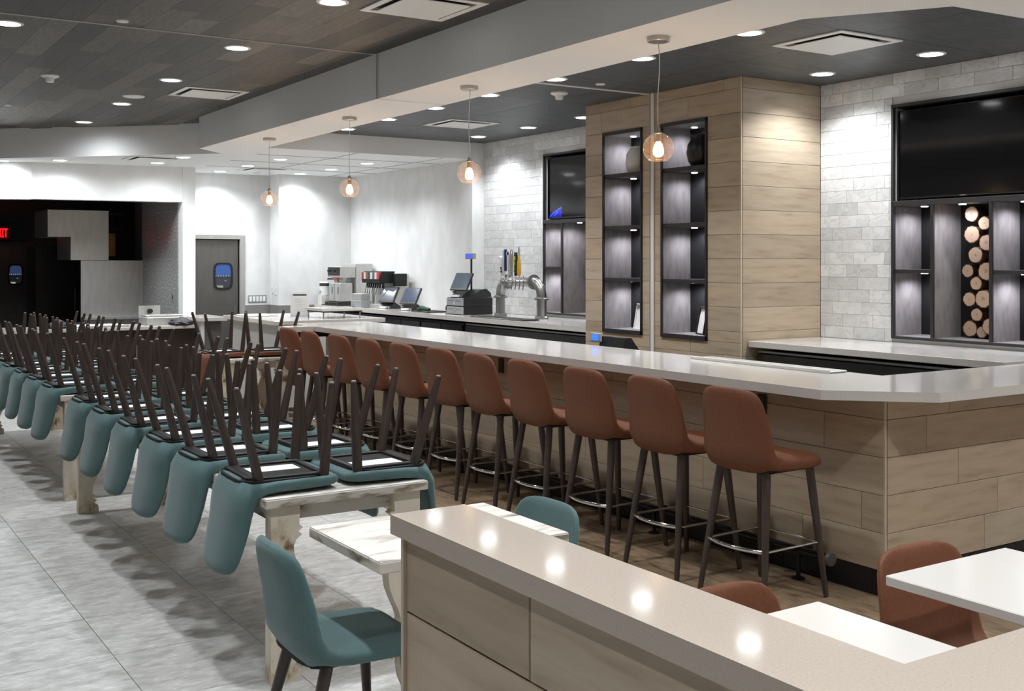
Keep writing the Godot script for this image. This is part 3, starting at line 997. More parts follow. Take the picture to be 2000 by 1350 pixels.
	for x in [0.03, 0.32]:
		for z in [0.0, -0.4]:
			cyl("post", Vector3(x, 0, z), Vector3(x, 2.46, z), 0.013, M.black, rk, 8)
	for y in [0.4, 1.0, 1.76, 2.20, 2.44]:
		bx("shelf", Vector3(0.0, y, -0.42), Vector3(0.35, y + 0.03, 0.02), M.black, rk)
	bx("pan", Vector3(0.06, 1.80, -0.36), Vector3(0.28, 2.16, -0.33), mat(rgb(190, 150, 100), 0.3, 0.8), rk)
	# pass counter across the opening
	var pc := thing("pass_counter", "white topped pass counter across the kitchen opening with a dark front", "counter", Vector3(0, 0, 0))
	bx("top", Vector3(1.2, 0.85, -15.0), Vector3(4.40, 0.89, -14.30), M.quartz, pc, 0.003)
	for i in 4:
		bx("front_panel", Vector3(1.22 + 0.79 * i, 0.10, -14.38), Vector3(2.005 + 0.79 * i, 0.85, -14.36), mat(rgb(46, 34, 30), 0.5), pc, 0.002)
	bx("body", Vector3(1.22, 0.0, -14.98), Vector3(4.38, 0.85, -14.385), M.black, pc)
	bx("pull", Vector3(3.62, 0.50, -14.36), Vector3(3.632, 0.66, -14.345), M.nickel, pc)
	var gd := thing("griddle", "low stainless griddle with a tilted lid on the pass counter", "griddle", Vector3(3.80, 0.89, -14.72))
	bx("tray", Vector3(0, 0, -0.22), Vector3(0.52, 0.10, 0.2), M.steel, gd, 0.006)
	bx("lid", Vector3(0.02, 0.10, -0.2), Vector3(0.50, 0.125, 0.05), M.steel, gd, 0.004)
	bx("backplate", Vector3(0.0, 0.10, -0.24), Vector3(0.28, 0.24, -0.22), M.steel, gd)
	bx("drawer", Vector3(0.30, -0.0, 0.2), Vector3(0.47, 0.07, 0.24), M.black_satin, gd, 0.003)
	cyl("knob", Vector3(0.14, 0.17, -0.22), Vector3(0.14, 0.17, -0.16), 0.03, M.black, gd)
	var tr := thing("serving_tray", "flat pale steel tray on the pass counter", "tray", Vector3(3.25, 0.89, -14.65))
	bx("pan", Vector3(-0.30, 0.0, -0.22), Vector3(0.30, 0.015, 0.22), M.white_plastic, tr, 0.004)
	bx("rim", Vector3(-0.31, 0.012, -0.23), Vector3(0.31, 0.022, -0.215), M.steel, tr)
	bx("rim", Vector3(-0.31, 0.012, 0.215), Vector3(0.31, 0.022, 0.23), M.steel, tr)
	var bag := MB.new()
	var rings := []
	for i in 6:
		var r := PackedVector3Array()
		for a in 14:
			var w := TAU * a / 14.0
			var q: float = [0.9, 1.0, 0.9, 0.7, 0.4, 0.1][i] * (1.0 + 0.2 * sin(a * 2.7 + i))
			r.append(Vector3(cos(w) * 0.15 * q, 0.022 * i, sin(w) * 0.10 * q))
		rings.append(r)
	bag.loft(rings)
	for s in [[Vector3(4.20, 0.89, -14.375), "crumpled black cloth on the pass counter beside the half wall"], [Vector3(2.72, 0.89, -14.50), "crumpled black cloth on the pass counter beside the pale tray"]]:
		var o := put(bag.build(60), "black_cloth", M.black, null, s[0])
		tag(o, s[1], "cloth", "black cloths on the pass counter")
	# half wall beside the pass counter
	var hw := structure("wall_half", "low dark wall with a pale cap beside the pass counter", "wall")
	bx("half_wall_body", Vector3(4.45, 0, -15.0), Vector3(4.68, 0.94, -14.25), M.grey_panel, hw)
	bx("wall_edge", Vector3(4.41, 0, -14.98), Vector3(4.45, 0.94, -14.22), M.plaster, hw)
	bx("cap", Vector3(4.36, 0.94, -15.0), Vector3(4.74, 0.99, -14.18), M.quartz, hw, 0.003)


# ------------------------------------------------------------------ the bar
func build_bar() -> void:
	var b := thing("bar", "long bar clad in pale oak planks with black tile kick base", "bar", Vector3.ZERO)
	bx("body", Vector3(4.676, 0.0, -10.80), Vector3(5.02, 1.010, -3.726), M.grout, b)
	bx("body", Vector3(5.02, 0.0, -4.05), Vector3(7.25, 1.010, -3.726), M.grout, b)
	var rows := [0.135, 0.327, 0.521, 0.715, 0.909, 1.017]
	for i in 5:
		run_planks(b, "z", 4.66, -1.0, -10.80, -3.71, rows[i], rows[i + 1], 1.2, -3.71 - [0.55, 0.15, 0.85, 0.40, 1.05][i], M.oak)
		run_planks(b, "x", -3.71, 1.0, 4.678, 7.25, rows[i], rows[i + 1], 1.2, 4.66 + [0.83, 0.95, 0.60, 0.33, 0.52][i], M.oak)
		run_planks(b, "x", -10.80, -1.0, 4.678, 5.02, rows[i], rows[i + 1], 1.2, 4.0, M.oak)
	bx("corner_trim", Vector3(4.657, 0.135, -3.718), Vector3(4.667, 1.015, -3.708), M.oak_trim, b)
	run_planks(b, "z", 4.668, -1.0, -10.80, -3.718, 0.0, 0.133, 0.305, -3.80, [M.base_tile], 0.01, "base_tile", 0.003)
	run_planks(b, "x", -3.718, 1.0, 4.68, 7.25, 0.0, 0.133, 0.305, 4.76, [M.base_tile], 0.01, "base_tile", 0.003)
	var ct := thing("bar_countertop", "glossy pale quartz countertop with clipped corner on the bar", "countertop", Vector3.ZERO)
	slab("countertop", [[4.355, -10.36], [4.06, -10.36], [4.06, -10.60], [4.355, -10.60], [4.355, -10.98], [5.20, -10.98], [5.20, -4.16], [7.26, -4.16], [7.26, -3.46], [4.76, -3.46], [4.355, -3.86]], 1.018, BAR_H, M.quartz, ct)
	for i in 2:
		bx("bracket", Vector3(4.10, 0.96, -10.42 - 0.12 * i), Vector3(4.655, 1.018, -10.40 - 0.12 * i), M.black, ct)
	# outlets under the overhang
	for z in [-7.36, -4.56]:
		var o := thing("outlet", "small black outlet plate under the bar overhang %s" % ["midway along the stools" if z < -6.0 else "near the clipped corner"], "outlet", Vector3(4.655, 0.90, z), "outlets under the bar overhang")
		bx("plate", Vector3(-0.004, -0.057, -0.035), Vector3(0.004, 0.057, 0.035), M.black, o, 0.002)
		bx("socket", Vector3(-0.007, 0.008, -0.016), Vector3(-0.004, 0.040, 0.016), M.dark_frame, o)
		bx("socket", Vector3(-0.007, -0.040, -0.016), Vector3(-0.004, -0.008, 0.016), M.dark_frame, o)
	# foot rail
	var fr := thing("foot_rail", "dark metal foot rail along the bar base", "foot rail", Vector3.ZERO)
	cyl("rail", Vector3(4.56, 0.155, -10.4), Vector3(4.56, 0.155, -3.98), 0.024, mat(rgb(60, 60, 62), 0.25, 0.9), fr, 18)
	for z in [-10.4, -3.98]:
		var e := MB.new()
		e.lathe([Vector2(0, -0.012), Vector2(0.034, -0.012), Vector2(0.036, 0.0), Vector2(0.034, 0.012), Vector2(0, 0.012)], 20, Vector3(4.56, 0.155, z), Basis(Vector3.RIGHT, PI / 2))
		put(e.build(40), "end_cap", mat(rgb(120, 120, 120), 0.4, 0.6), fr)
	var z := -10.2
	while z < -3.9:
		cyl("bracket", Vector3(4.56, 0.14, z), Vector3(4.56, 0.0, z), 0.012, M.black, fr, 10)
		bx("bracket_arm", Vector3(4.56, 0.145, z - 0.012), Vector3(4.659, 0.165, z + 0.012), M.black, fr)
		cyl("floor_flange", Vector3(4.56, 0.008, z), Vector3(4.56, 0.0, z), 0.035, M.black, fr, 14)
		z += 1.2
	# rail mat at the back edge of the bar top
	var rm := thing("service_rail", "long narrow steel service rail on the bar top near the corner", "rail", Vector3(5.0, BAR_H, -4.98))
	bx("tray", Vector3(0.03, 0.0, -0.58), Vector3(0.19, 0.012, 0.58), M.steel, rm, 0.004)
	bx("lip", Vector3(0.02, 0.0, -0.59), Vector3(0.032, 0.02, 0.59), M.white_plastic, rm, 0.002)
	# small register facing the bartenders
	var rg := thing("bar_register", "black bar register with a small lit blue customer display", "register", Vector3(5.36, 0.93, -6.80))
	bx("stand", Vector3(-0.05, -0.93, -0.16), Vector3(0.28, -0.02, 0.16), M.steel, rg, 0.004)
	var mon := MB.new()
	mon.prism(PackedVector2Array([Vector2(-0.10, 0.0), Vector2(0.20, 0.0), Vector2(0.02, 0.22), Vector2(-0.04, 0.22)]), Vector3(0, -0.02, -0.14), Vector3.RIGHT, Vector3.UP, Vector3(0, 0, 0.30))
	put(mon.build(), "monitor_back", M.black_satin, rg)
	cyl("display_arm", Vector3(-0.02, 0.10, -0.1), Vector3(-0.05, 0.20, -0.16), 0.008, M.black, rg, 8)
	var cd := bx("customer_display", Vector3(-0.085, 0.155, -0.22), Vector3(-0.06, 0.225, -0.10), M.grey_plastic, rg, 0.004)
	put(boxmesh(Vector3(0.002, 0.045, 0.085)), "display_screen", glow(Color(0.18, 0.42, 1.0), 1.3), cd, Vector3(-0.0135, 0, 0))


# ------------------------------------------------------------------ back bar counters and coolers
func build_back_bar() -> void:
	var a := thing("back_countertop", "pale quartz back counter under the large television", "countertop", Vector3.ZERO)
	bx("countertop", Vector3(6.42, 1.03, -6.44), Vector3(7.265, BACK_H, -4.2), M.quartz, a, 0.003)
	var b := thing("back_countertop", "pale quartz back counter carrying the beer tower and registers", "countertop", Vector3.ZERO)
	slab("countertop", [[6.42, -15.30], [7.095, -15.30], [7.095, -11.9], [7.265, -11.9], [7.265, -8.54], [6.42, -8.54]], 1.03, BACK_H, M.quartz, b)
	cooler("low black bar cooler with steel trim below the large television", -6.42, -4.2, 3, true)
	cooler("low black bar cooler with steel trim below the beer tower", -11.05, -8.56, 4, true)
	for i in 4:
		var z0 := -15.26 + 1.04 * i
		var t := thing("base_cabinet", "%s black base cabinet from the coffee brewer under the drinks counter" % ["first", "second", "third", "fourth"][i], "cabinet", Vector3(6.50, 0, z0), "black cabinets under the drinks counter")
		bx("body", Vector3(0.02, 0.0, 0.0), Vector3(0.58, 1.0, 1.03), M.black, t)
		for k in 2:
			var d := bx("door", Vector3(0.0, 0.08, 0.01 + 0.51 * k), Vector3(0.02, 0.97, 0.505 + 0.51 * k), M.black_satin, t, 0.002)
			put(boxmesh(Vector3(0.012, 0.15, 0.012), 0.002), "handle", M.nickel, d, Vector3(-0.022, 0.30, 0.21 if k == 0 else -0.21))


func cooler(label: String, z0: float, z1: float, n: int, vent: bool) -> void:
	var t := thing("bar_cooler", label, "cooler", Vector3(6.50, 0, z0))
	var w := z1 - z0
	bx("body", Vector3(0.03, 0.0, 0.0), Vector3(0.74, 1.0, w), M.black, t)
	bx("top_trim", Vector3(0.005, 0.985, 0.0), Vector3(0.03, 1.0, w), M.steel, t)
	bx("top_rail", Vector3(0.0, 0.90, 0.0), Vector3(0.03, 0.975, w), mat(rgb(92, 92, 94), 0.3, 0.8), t, 0.002)
	var dw := (w - 0.02) / n
	for i in n:
		var d := bx("door", Vector3(0.0, 0.12, 0.01 + dw * i), Vector3(0.03, 0.89, dw * (i + 1)), M.black_satin, t, 0.003)
		put(boxmesh(Vector3(0.02, 0.03, dw * 0.8), 0.003), "handle", M.steel, d, Vector3(-0.022, 0.345, 0))
	if vent:
		for k in 5:
			bx("vent_slat", Vector3(-0.001, 0.02 + 0.018 * k, 0.05), Vector3(0.03, 0.030 + 0.018 * k, w - 0.05), M.steel, t)


# ------------------------------------------------------------------ low wall nearest the camera
func build_pony_wall() -> void:
	var p := structure("wall_low", "low oak plank wall with a glossy pale quartz cap", "wall")
	bx("low_wall_body", Vector3(1.026, 0, -1.945), Vector3(1.13, 1.18, -0.72), M.grout, p)
	bx("low_wall_body", Vector3(1.026, 0, -0.86), Vector3(4.2, 1.18, -0.74), M.grout, p)
	var rows := [0.0, 0.055, 0.25, 0.445, 0.64, 0.835, 1.030, 1.181]
	for i in rows.size() - 1:
		run_planks(p, "z", 1.01, -1.0, -1.945, -0.70, rows[i], rows[i + 1], 1.2, -1.51 + [0.4, 0.0, 0.6, 0.2, 0.5, 0.05, 0.0][i], M.oak, 0.016, "plank", 0.004)
		run_planks(p, "z", 1.146, 1.0, -1.945, -0.86, rows[i], rows[i + 1], 1.2, -1.2, M.oak)
		run_planks(p, "x", -0.88 + 0.005, -1.0, 1.15, 4.2, rows[i], rows[i + 1], 1.2, 0.4 * i, M.oak)
		run_planks(p, "x", -0.725, 1.0, 1.03, 4.2, rows[i], rows[i + 1], 1.2, 0.4 * i, M.oak)
	bx("end_board", Vector3(1.012, 0, -1.955), Vector3(1.146, 1.181, -1.945), M.oak[3], p)
	bx("corner_trim", Vector3(1.004, 0.0, -1.957), Vector3(1.013, 1.181, -1.947), M.oak_trim, p)
	slab("cap", [[0.988, -1.972], [1.158, -1.972], [1.158, -0.893], [4.2, -0.893], [4.2, -0.705], [0.988, -0.705]], 1.181, 1.219, M.quartz_cap, p)


# ------------------------------------------------------------------ lamps
func downlight(at: Vector3, e: float, label: String, group: String, angle := 50.0, soft := 1.0) -> void:
	var t := thing("downlight", label, "downlight", at, group)
	if not cache.has("dl_trim"):
		var b := MB.new()
		b.lathe([Vector2(0.080, 0.0), Vector2(0.080, -0.005), Vector2(0.100, -0.004), Vector2(0.103, 0.0)], 32, Vector3.ZERO, Basis.IDENTITY, true)
		cache["dl_trim"] = b.build(30)
		var c := MB.new()
		c.lathe([Vector2(0.0, -0.004), Vector2(0.080, -0.004), Vector2(0.080, -0.001), Vector2(0.0, -0.001)], 32)
		cache["dl_lens"] = c.build(30)
	put(cache["dl_trim"], "trim_ring", M.white_plastic, t)
	put(cache["dl_lens"], "lens", M.lens, t)
	var l := SpotLight3D.new()
	l.name = "lamp"
	l.position = Vector3(0, -0.02, 0)
	l.rotation_degrees = Vector3(-90, 0, 0)
	l.spot_angle = angle
	l.spot_angle_attenuation = soft
	l.light_energy = e
	l.light_color = Color(0.965, 0.985, 1.0)
	l.light_size = 0.075
	l.spot_range = 40
	l.spot_attenuation = 2
	l.shadow_enabled = true
	t.add_child(l)


func vent(at: Vector3, label: String) -> void:
	var t := thing("air_vent", label, "vent", at)
	var b := MB.new()
	var rings := []
	for p in [[0.30, 0.0], [0.30, -0.008], [0.262, -0.008], [0.245, 0.02], [0.245, 0.03]]:
		var r := PackedVector3Array()
		for c in [[-1, -1], [1, -1], [1, 1], [-1, 1]]:
			r.append(Vector3(c[0] * p[0], p[1], c[1] * p[0]))
		rings.append(r)
	b.loft(rings)
	bx("frame", Vector3(-0.305, -0.010, -0.305), Vector3(0.305, 0.0, -0.255), M.white_plastic, t, 0.002)
	bx("frame", Vector3(-0.305, -0.010, 0.255), Vector3(0.305, 0.0, 0.305), M.white_plastic, t, 0.002)
	bx("frame", Vector3(-0.305, -0.010, -0.255), Vector3(-0.255, 0.0, 0.255), M.white_plastic, t, 0.002)
	bx("frame", Vector3(0.255, -0.010, -0.255), Vector3(0.305, 0.0, 0.255), M.white_plastic, t, 0.002)
	bx("throat", Vector3(-0.255, -0.002, -0.255), Vector3(0.255, -0.0005, 0.255), M.dark_frame, t)
	bx("face_plate", Vector3(-0.222, -0.020, -0.222), Vector3(0.222, -0.012, 0.222), M.white_plastic, t, 0.003)
	for c in [[-1, -1], [1, -1], [1, 1], [-1, 1]]:
		bx("hanger", Vector3(c[0] * 0.18 - 0.006, -0.012, c[1] * 0.18 - 0.006), Vector3(c[0] * 0.18 + 0.006, -0.002, c[1] * 0.18 + 0.006), M.grey_plastic, t)


func build_lights() -> void:
	for x in [-0.4, 1.22, 2.83]:
		for i in 9:
			var z := -13.59 + 1.785 * i
			if x < 1.0 and z < -5.0:
				continue
			var wide: bool = z < -13.0
			downlight(Vector3(x, MAIN_CEIL, z), E_MAIN * (0.30 if wide else 0.65 if x < 0.0 else 1.0), "round recessed downlight in the wood plank ceiling", "downlights in the plank ceiling", 86.0 if wide else 57.0, 1.0)
	for x in [4.6, 6.2]:
		for z in [-1.6, 0.4]:
			downlight(Vector3(x, MAIN_CEIL, z), E_MAIN * 1.5, "round recessed downlight in the wood plank ceiling", "downlights in the plank ceiling", 60.0, 0.9)
	var nth := ["first", "second", "third", "fourth", "fifth", "sixth", "seventh"]
	var soffit_row := [-5.2, -6.28, -7.38, -8.41, -9.40, -10.42, -11.44]
	for i in 7:
		downlight(Vector3(5.19, BAR_CEIL, soffit_row[i]), E_BAR, "%s downlight from the clipped bar corner in the row beside the soffit" % nth[i], "downlights beside the bar soffit", 58.0, 0.9)
	var wall_row := [-4.0, -5.03, -6.03, -9.19, -10.22, -11.29]
	for i in 6:
		downlight(Vector3(6.82, BAR_CEIL, wall_row[i]), E_WALL, "%s downlight from the oak pier along the %s marble wall" % [["third", "second", "first"][i] if i < 3 else ["first", "second", "third"][i - 3], "large television" if i < 3 else "beer tower"], "downlights along the marble wall", 68.0, 0.6)
	for p in [[2.20, -15.28], [2.80, -14.82], [3.93, -14.52], [3.98, -13.55]]:
		downlight(Vector3(p[0], LOW_CEIL, p[1]), E_LOW * 1.05, "round downlight in the low white ceiling before the kitchen opening", "downlights before the kitchen opening", 84.0, 1.0)
	for p in [[5.06, -15.45], [5.07, -14.33], [5.08, -13.18], [6.16, -15.20], [6.24, -14.27], [6.24, -13.12]]:
		downlight(Vector3(p[0], LOW_CEIL, p[1]), E_LOW, "round downlight in the low white ceiling above the drinks station", "downlights above the drinks station", 72.0, 0.7)
	# two unseen lamps added to brighten the hood and the dim kitchen
	for p in [[3.3, -15.95], [3.0, -20.5]]:
		downlight(Vector3(p[0], 3.0, p[1]), 6.0, "unseen downlight added to brighten the dim kitchen", "downlights added in the kitchen")
	vent(Vector3(3.35, MAIN_CEIL, -10.59), "square white air vent in the plank ceiling beyond the joint strip")
	vent(Vector3(3.36, MAIN_CEIL, -6.24), "square white air vent in the plank ceiling beside the soffit joint")
	vent(Vector3(6.02, BAR_CEIL, -10.32), "square white air vent in the dark ceiling near the beer tower")
	vent(Vector3(5.92, BAR_CEIL, -5.11), "square white air vent in the dark ceiling before the large television")
	vent(Vector3(5.45, LOW_CEIL, -14.75), "square white air vent in the low ceiling near the steel door")
	vent(Vector3(3.72, LOW_CEIL, -13.95), "square white air vent in the low ceiling near the kitchen opening")
	var disc := MB.new()
	disc.lathe([Vector2(0.0, -0.010), Vector2(0.095, -0.010), Vector2(0.105, -0.004), Vector2(0.105, 0.0), Vector2(0.0, 0.0)], 28)
	var spk := put(disc.build(30), "ceiling_speaker", M.white_plastic, null, Vector3(2.80, MAIN_CEIL, -11.2))
	tag(spk, "flat round white speaker cover in the plank ceiling", "speaker")
	var small := MB.new()
	small.lathe([Vector2(0.0, -0.008), Vector2(0.038, -0.008), Vector2(0.042, 0.0), Vector2(0.0, 0.0)], 20)
	var sm := small.build(30)
	for p in [[Vector3(1.86, MAIN_CEIL, -7.73), "small round white sprinkler cover before the joint strip"], [Vector3(1.86, MAIN_CEIL, -12.54), "small round white sprinkler cover deep in the plank ceiling"], [Vector3(5.65, BAR_CEIL, -7.38), "small round white sprinkler cover in the dark bar ceiling"]]:
		tag(put(sm, "sprinkler_cover", M.white_plastic, null, p[0]), p[1], "sprinkler", "sprinkler covers")
	for p in [[Vector3(1.87, MAIN_CEIL, -10.34), "white smoke detector on the wood plank ceiling"], [Vector3(5.64, BAR_CEIL, -7.96), "white smoke detector on the dark bar ceiling"]]:
		var d := thing("smoke_detector", p[1], "detector", p[0])
		var a := MB.new()
		a.lathe([Vector2(0, -0.022), Vector2(0.055, -0.022), Vector2(0.078, -0.010), Vector2(0.078, 0.0), Vector2(0, 0.0)], 24)
		put(a.build(30), "base", M.white_plastic, d)
		var c := MB.new()
		c.lathe([Vector2(0, -0.062), Vector2(0.028, -0.062), Vector2(0.036, -0.052), Vector2(0.036, -0.040), Vector2(0.042, -0.022), Vector2(0, -0.022)], 20)
		put(c.build(30), "sensor", M.white_plastic, d)
	build_pendants()


func build_pendants() -> void:
	for k in 4:
		var z: float = [-4.83, -6.93, -9.0, -10.97][k]
		var lab: String = ["glass globe pendant over the bar before the shelf niches", "second glass globe pendant along the bar soffit", "third glass globe pendant along the bar soffit", "glass globe pendant at the far end of the bar soffit"][k]
		var t := thing("pendant_lamp", lab, "pendant lamp", Vector3(4.11, LOW_CEIL, z), "globe pendants above the bar")
		var a := MB.new()
		a.lathe([Vector2(0, -0.028), Vector2(0.060, -0.028), Vector2(0.065, -0.024), Vector2(0.065, 0.0), Vector2(0, 0.0)], 32)
		put(a.build(30), "canopy", M.nickel, t)
		var sag := MB.new()
		var pts := []
		var rad := []
		for i in 9:
			var u := i / 8.0
			pts.append(Vector3(0.004 * sin(u * 5.0 + k), -0.028 - 0.50 * u, 0.006 * sin(u * 7.0 + k * 2)))
			rad.append(0.0028)
		sag.tube(pts, rad, 8)
		put(sag.build(60), "cord", M.cord, t)
		var yc := -0.63
		var e := MB.new()
		e.lathe([Vector2(0, yc + 0.112), Vector2(0.010, yc + 0.112), Vector2(0.012, yc + 0.096), Vector2(0.022, yc + 0.092), Vector2(0.022, yc + 0.084), Vector2(0.016, yc + 0.080), Vector2(0.016, yc + 0.035), Vector2(0, yc + 0.035)], 20)
		put(e.build(30), "socket", M.nickel, t)
		var g := MB.new()
		var rings := []
		for i in 21:
			var w := deg_to_rad(12.0 + 130.0 * i / 20.0)
			var ring := PackedVector3Array()
			for q in 36:
				ring.append(Vector3(0.0875 * sin(w) * cos(TAU * q / 36.0), yc + 0.0875 * cos(w), 0.0875 * sin(w) * sin(TAU * q / 36.0)))
			rings.append(ring)
		g.loft(rings, false, true)
		put(g.build(50), "globe", M.globe, t)
		var rim := MB.new()
		var rr := []
		for q in 8:
			rr.append(Vector2(0.0875 * sin(deg_to_rad(142.0)) + 0.0016 * cos(TAU * q / 8.0), yc + 0.0875 * cos(deg_to_rad(142.0)) + 0.0016 * sin(TAU * q / 8.0)))
		rim.lathe(rr, 36, Vector3.ZERO, Basis.IDENTITY, true)
		put(rim.build(60), "globe_rim", M.globe, t)
		var bu := MB.new()
		bu.lathe([Vector2(0, yc - 0.052), Vector2(0.016, yc - 0.049), Vector2(0.028, yc - 0.036), Vector2(0.031, yc - 0.018), Vector2(0.027, yc + 0.004), Vector2(0.016, yc + 0.024), Vector2(0.013, yc + 0.036), Vector2(0, yc + 0.036)], 20)
		put(bu.build(50), "bulb", M.bulb, t)
		var l := OmniLight3D.new()
		l.name = "bulb_light"
		l.position = Vector3(0, yc - 0.016, 0)
		l.light_color = Color(1.0, 0.78, 0.52)
		l.light_energy = 0.07
		l.light_size = 0.03
		l.omni_range = 30
		l.omni_attenuation = 2
		l.shadow_enabled = true
		t.add_child(l)


# ------------------------------------------------------------------ chairs, stools, tables
# stations along the shell from the front of the seat, round the heel, to the top of the back:
# forward, height, half width, half thickness, how far the edges wrap forward
const SHELL := [
	[0.212, 0.414, 0.180, 0.008, 0.0], [0.206, 0.414, 0.203, 0.018, 0.0], [0.186, 0.414, 0.222, 0.028, 0.0], [0.140, 0.414, 0.233, 0.033, 0.0],
	[0.05, 0.414, 0.238, 0.034, 0.002], [-0.06, 0.414, 0.238, 0.035, 0.005], [-0.115, 0.418, 0.237, 0.036, 0.009], [-0.162, 0.434, 0.236, 0.040, 0.015],
	[-0.193, 0.472, 0.234, 0.040, 0.021], [-0.210, 0.520, 0.231, 0.036, 0.027], [-0.226, 0.585, 0.226, 0.031, 0.032], [-0.243, 0.650, 0.217, 0.028, 0.033],
	[-0.256, 0.705, 0.205, 0.025, 0.031], [-0.263, 0.738, 0.188, 0.023, 0.027], [-0.267, 0.758, 0.162, 0.020, 0.021], [-0.270, 0.771, 0.120, 0.014, 0.012], [-0.271, 0.776, 0.070, 0.007, 0.005],
]

func shell_part(from: int, to: int, lift: float, back_scale: float, wide: float, thick := 1.0) -> ArrayMesh:
	var st := []
	for s in SHELL:
		var y: float = s[1]
		if y > 0.434:
			y = 0.434 + (y - 0.434) * back_scale
		else:
			y += 0.030 * (thick - 1.0)
		st.append([s[0], y + lift, s[2] * wide, s[3] * thick, s[4]])
	var b := MB.new()
	var rings := []
	for i in range(from, to + 1):
		var p: Array = st[maxi(i - 1, 0)]
		var q: Array = st[mini(i + 1, st.size() - 1)]
		var tg := Vector2(q[0] - p[0], q[1] - p[1]).normalized()
		var nr := Vector2(tg.y, -tg.x)
		var c: Array = st[i]
		var r := PackedVector3Array()
		for k in 40:
			var w := TAU * k / 40.0
			var u: float = signf(cos(w)) * pow(absf(cos(w)), 0.62)
			var h: float = signf(sin(w)) * pow(absf(sin(w)), 0.78 if sin(w) > 0.0 else lerpf(0.42, 0.78, clampf((i - 5.0) / 4.0, 0.0, 1.0)))
			var th: float = c[3]
			if h < 0.0:
				if i >= 2 and i <= 6:
					th *= lerpf(1.0, 0.55, smoothstep(0.93, 0.80, absf(u)))
				th *= [1.0, 1.15, 1.45, 1.25, 1.1, 1.0][clampi(i - 5, 0, 5)]
			var off: float = h * th + c[4] * u * u * absf(u)
			r.append(Vector3(c[0] + nr.x * off, maxf(c[1] + nr.y * off, 0.381 + lift), u * c[2]))
		rings.append(r)
	b.loft(rings)
	return b.build(70)


func make_chair(called: String, label: String, group: String, cloth: Material) -> Node3D:
	var t := thing(called, label, "chair", Vector3.ZERO, group)
	t.set_meta("base_name", called)
	put(shell_part(0, 6, 0.0, 1.0, 1.0), "seat", cloth, t)
	put(shell_part(6, 16, 0.0, 1.0, 1.0), "backrest", cloth, t)
	under_frame(t, 0.0)
	chair_legs(t, 0.392, [[-0.128, 0.168, -0.232, 0.208], [0.150, 0.180, 0.178, 0.202]])
	return t


func under_frame(t: Node3D, lift: float) -> void:
	var pan := MB.new()
	var poly := PackedVector2Array()
	for k in 28:
		var w := TAU * k / 28.0
		poly.append(Vector2(-0.022 + signf(cos(w)) * pow(absf(cos(w)), 0.5) * 0.186, signf(sin(w)) * pow(absf(sin(w)), 0.5) * 0.205))
	pan.prism(poly, Vector3(0, 0.390 + lift, 0), Vector3.RIGHT, Vector3.BACK, Vector3(0, 0.012, 0))
	put(pan.build(), "base_panel", M.under, t)
	var heel := MB.new()
	heel.prism(PackedVector2Array([Vector2(-0.178, -0.150), Vector2(-0.140, -0.180), Vector2(-0.120, -0.183), Vector2(-0.120, 0.183), Vector2(-0.140, 0.180), Vector2(-0.178, 0.150)]), Vector3(0, 0.3802 + lift, 0), Vector3.RIGHT, Vector3.BACK, Vector3(0, 0.008, 0))
	put(heel.build(), "heel_panel", M.under, t)
	for s in [-1, 1]:
		bx("rail", Vector3(-0.155, 0.379 + lift, s * 0.165 - 0.012), Vector3(0.160, 0.391 + lift, s * 0.165 + 0.012), M.rail, t, 0.003)
		bx("rail", Vector3(0.002 + s * 0.145 - 0.012, 0.3795 + lift, -0.153), Vector3(0.002 + s * 0.145 + 0.012, 0.391 + lift, 0.153), M.rail, t, 0.003)
	bx("label", Vector3(-0.105, 0.3882 + lift, -0.005), Vector3(0.110, 0.3902 + lift, 0.105), M.paper, t)


func chair_legs(t: Node3D, top: float, pairs: Array) -> void:
	for p in pairs:
		for s in [-1, 1]:
			var a := Vector3(p[0], top, p[1] * s)
			var b := Vector3(p[2], 0.006, p[3] * s)
			var m := MB.new()
			m.tube([a, a.lerp(b, 0.25), a.lerp(b, 0.97), b], [0.021, 0.0205, 0.0135, 0.0115], 10, 0.10)
			var leg := put(m.build(50), "leg", M.leg, t)
			cyl("foot_glide", b, b + Vector3(0, -0.006, 0), 0.0095, M.glide, leg, 10)


func make_stool() -> Node3D:
	var t := thing("bar_stool", "tan leather bar stool with dark wooden legs drawn up to the bar", "bar stool", Vector3.ZERO, "tan bar stools lined up along the bar")
	t.set_meta("base_name", "bar_stool")
	put(shell_part(0, 6, 0.282, 1.08, 0.98, 1.25), "seat", M.leather, t)
	put(shell_part(6, 16, 0.282, 1.08, 0.98, 1.25), "backrest", M.leather, t)
	under_frame(t, 0.282)
	var pairs := [[-0.145, 0.155, -0.235, 0.222], [0.160, 0.165, 0.222, 0.222]]
	chair_legs(t, 0.674, pairs)
	# foot ring at a third of the height: straight rods on three sides, a bowed plate at the back
	var y := 0.285
	var k := (0.685 - y) / 0.685
	var rx := lerpf(-0.145, -0.235, k)
	var rz := lerpf(0.155, 0.222, k)
	var fx := lerpf(0.160, 0.222, k)
	var fz := lerpf(0.165, 0.222, k)
	cyl("foot_rod", Vector3(rx, y, rz), Vector3(fx, y, fz), 0.0065, M.chrome, t, 10)
	cyl("foot_rod", Vector3(rx, y, -rz), Vector3(fx, y, -fz), 0.0065, M.chrome, t, 10)
	cyl("foot_rod", Vector3(fx, y, -fz), Vector3(fx, y, fz), 0.0065, M.chrome, t, 10)
	var m := MB.new()
	var pts := []
	var rad := []
	for i in 13:
		var u := i / 12.0 * 2.0 - 1.0
		pts.append(Vector3(rx - 0.045 * (1.0 - u * u), y, rz * u))
		rad.append(0.011)
	m.tube(pts, rad, 10)
	put(m.build(60), "foot_bow", M.chrome, t)
	return t


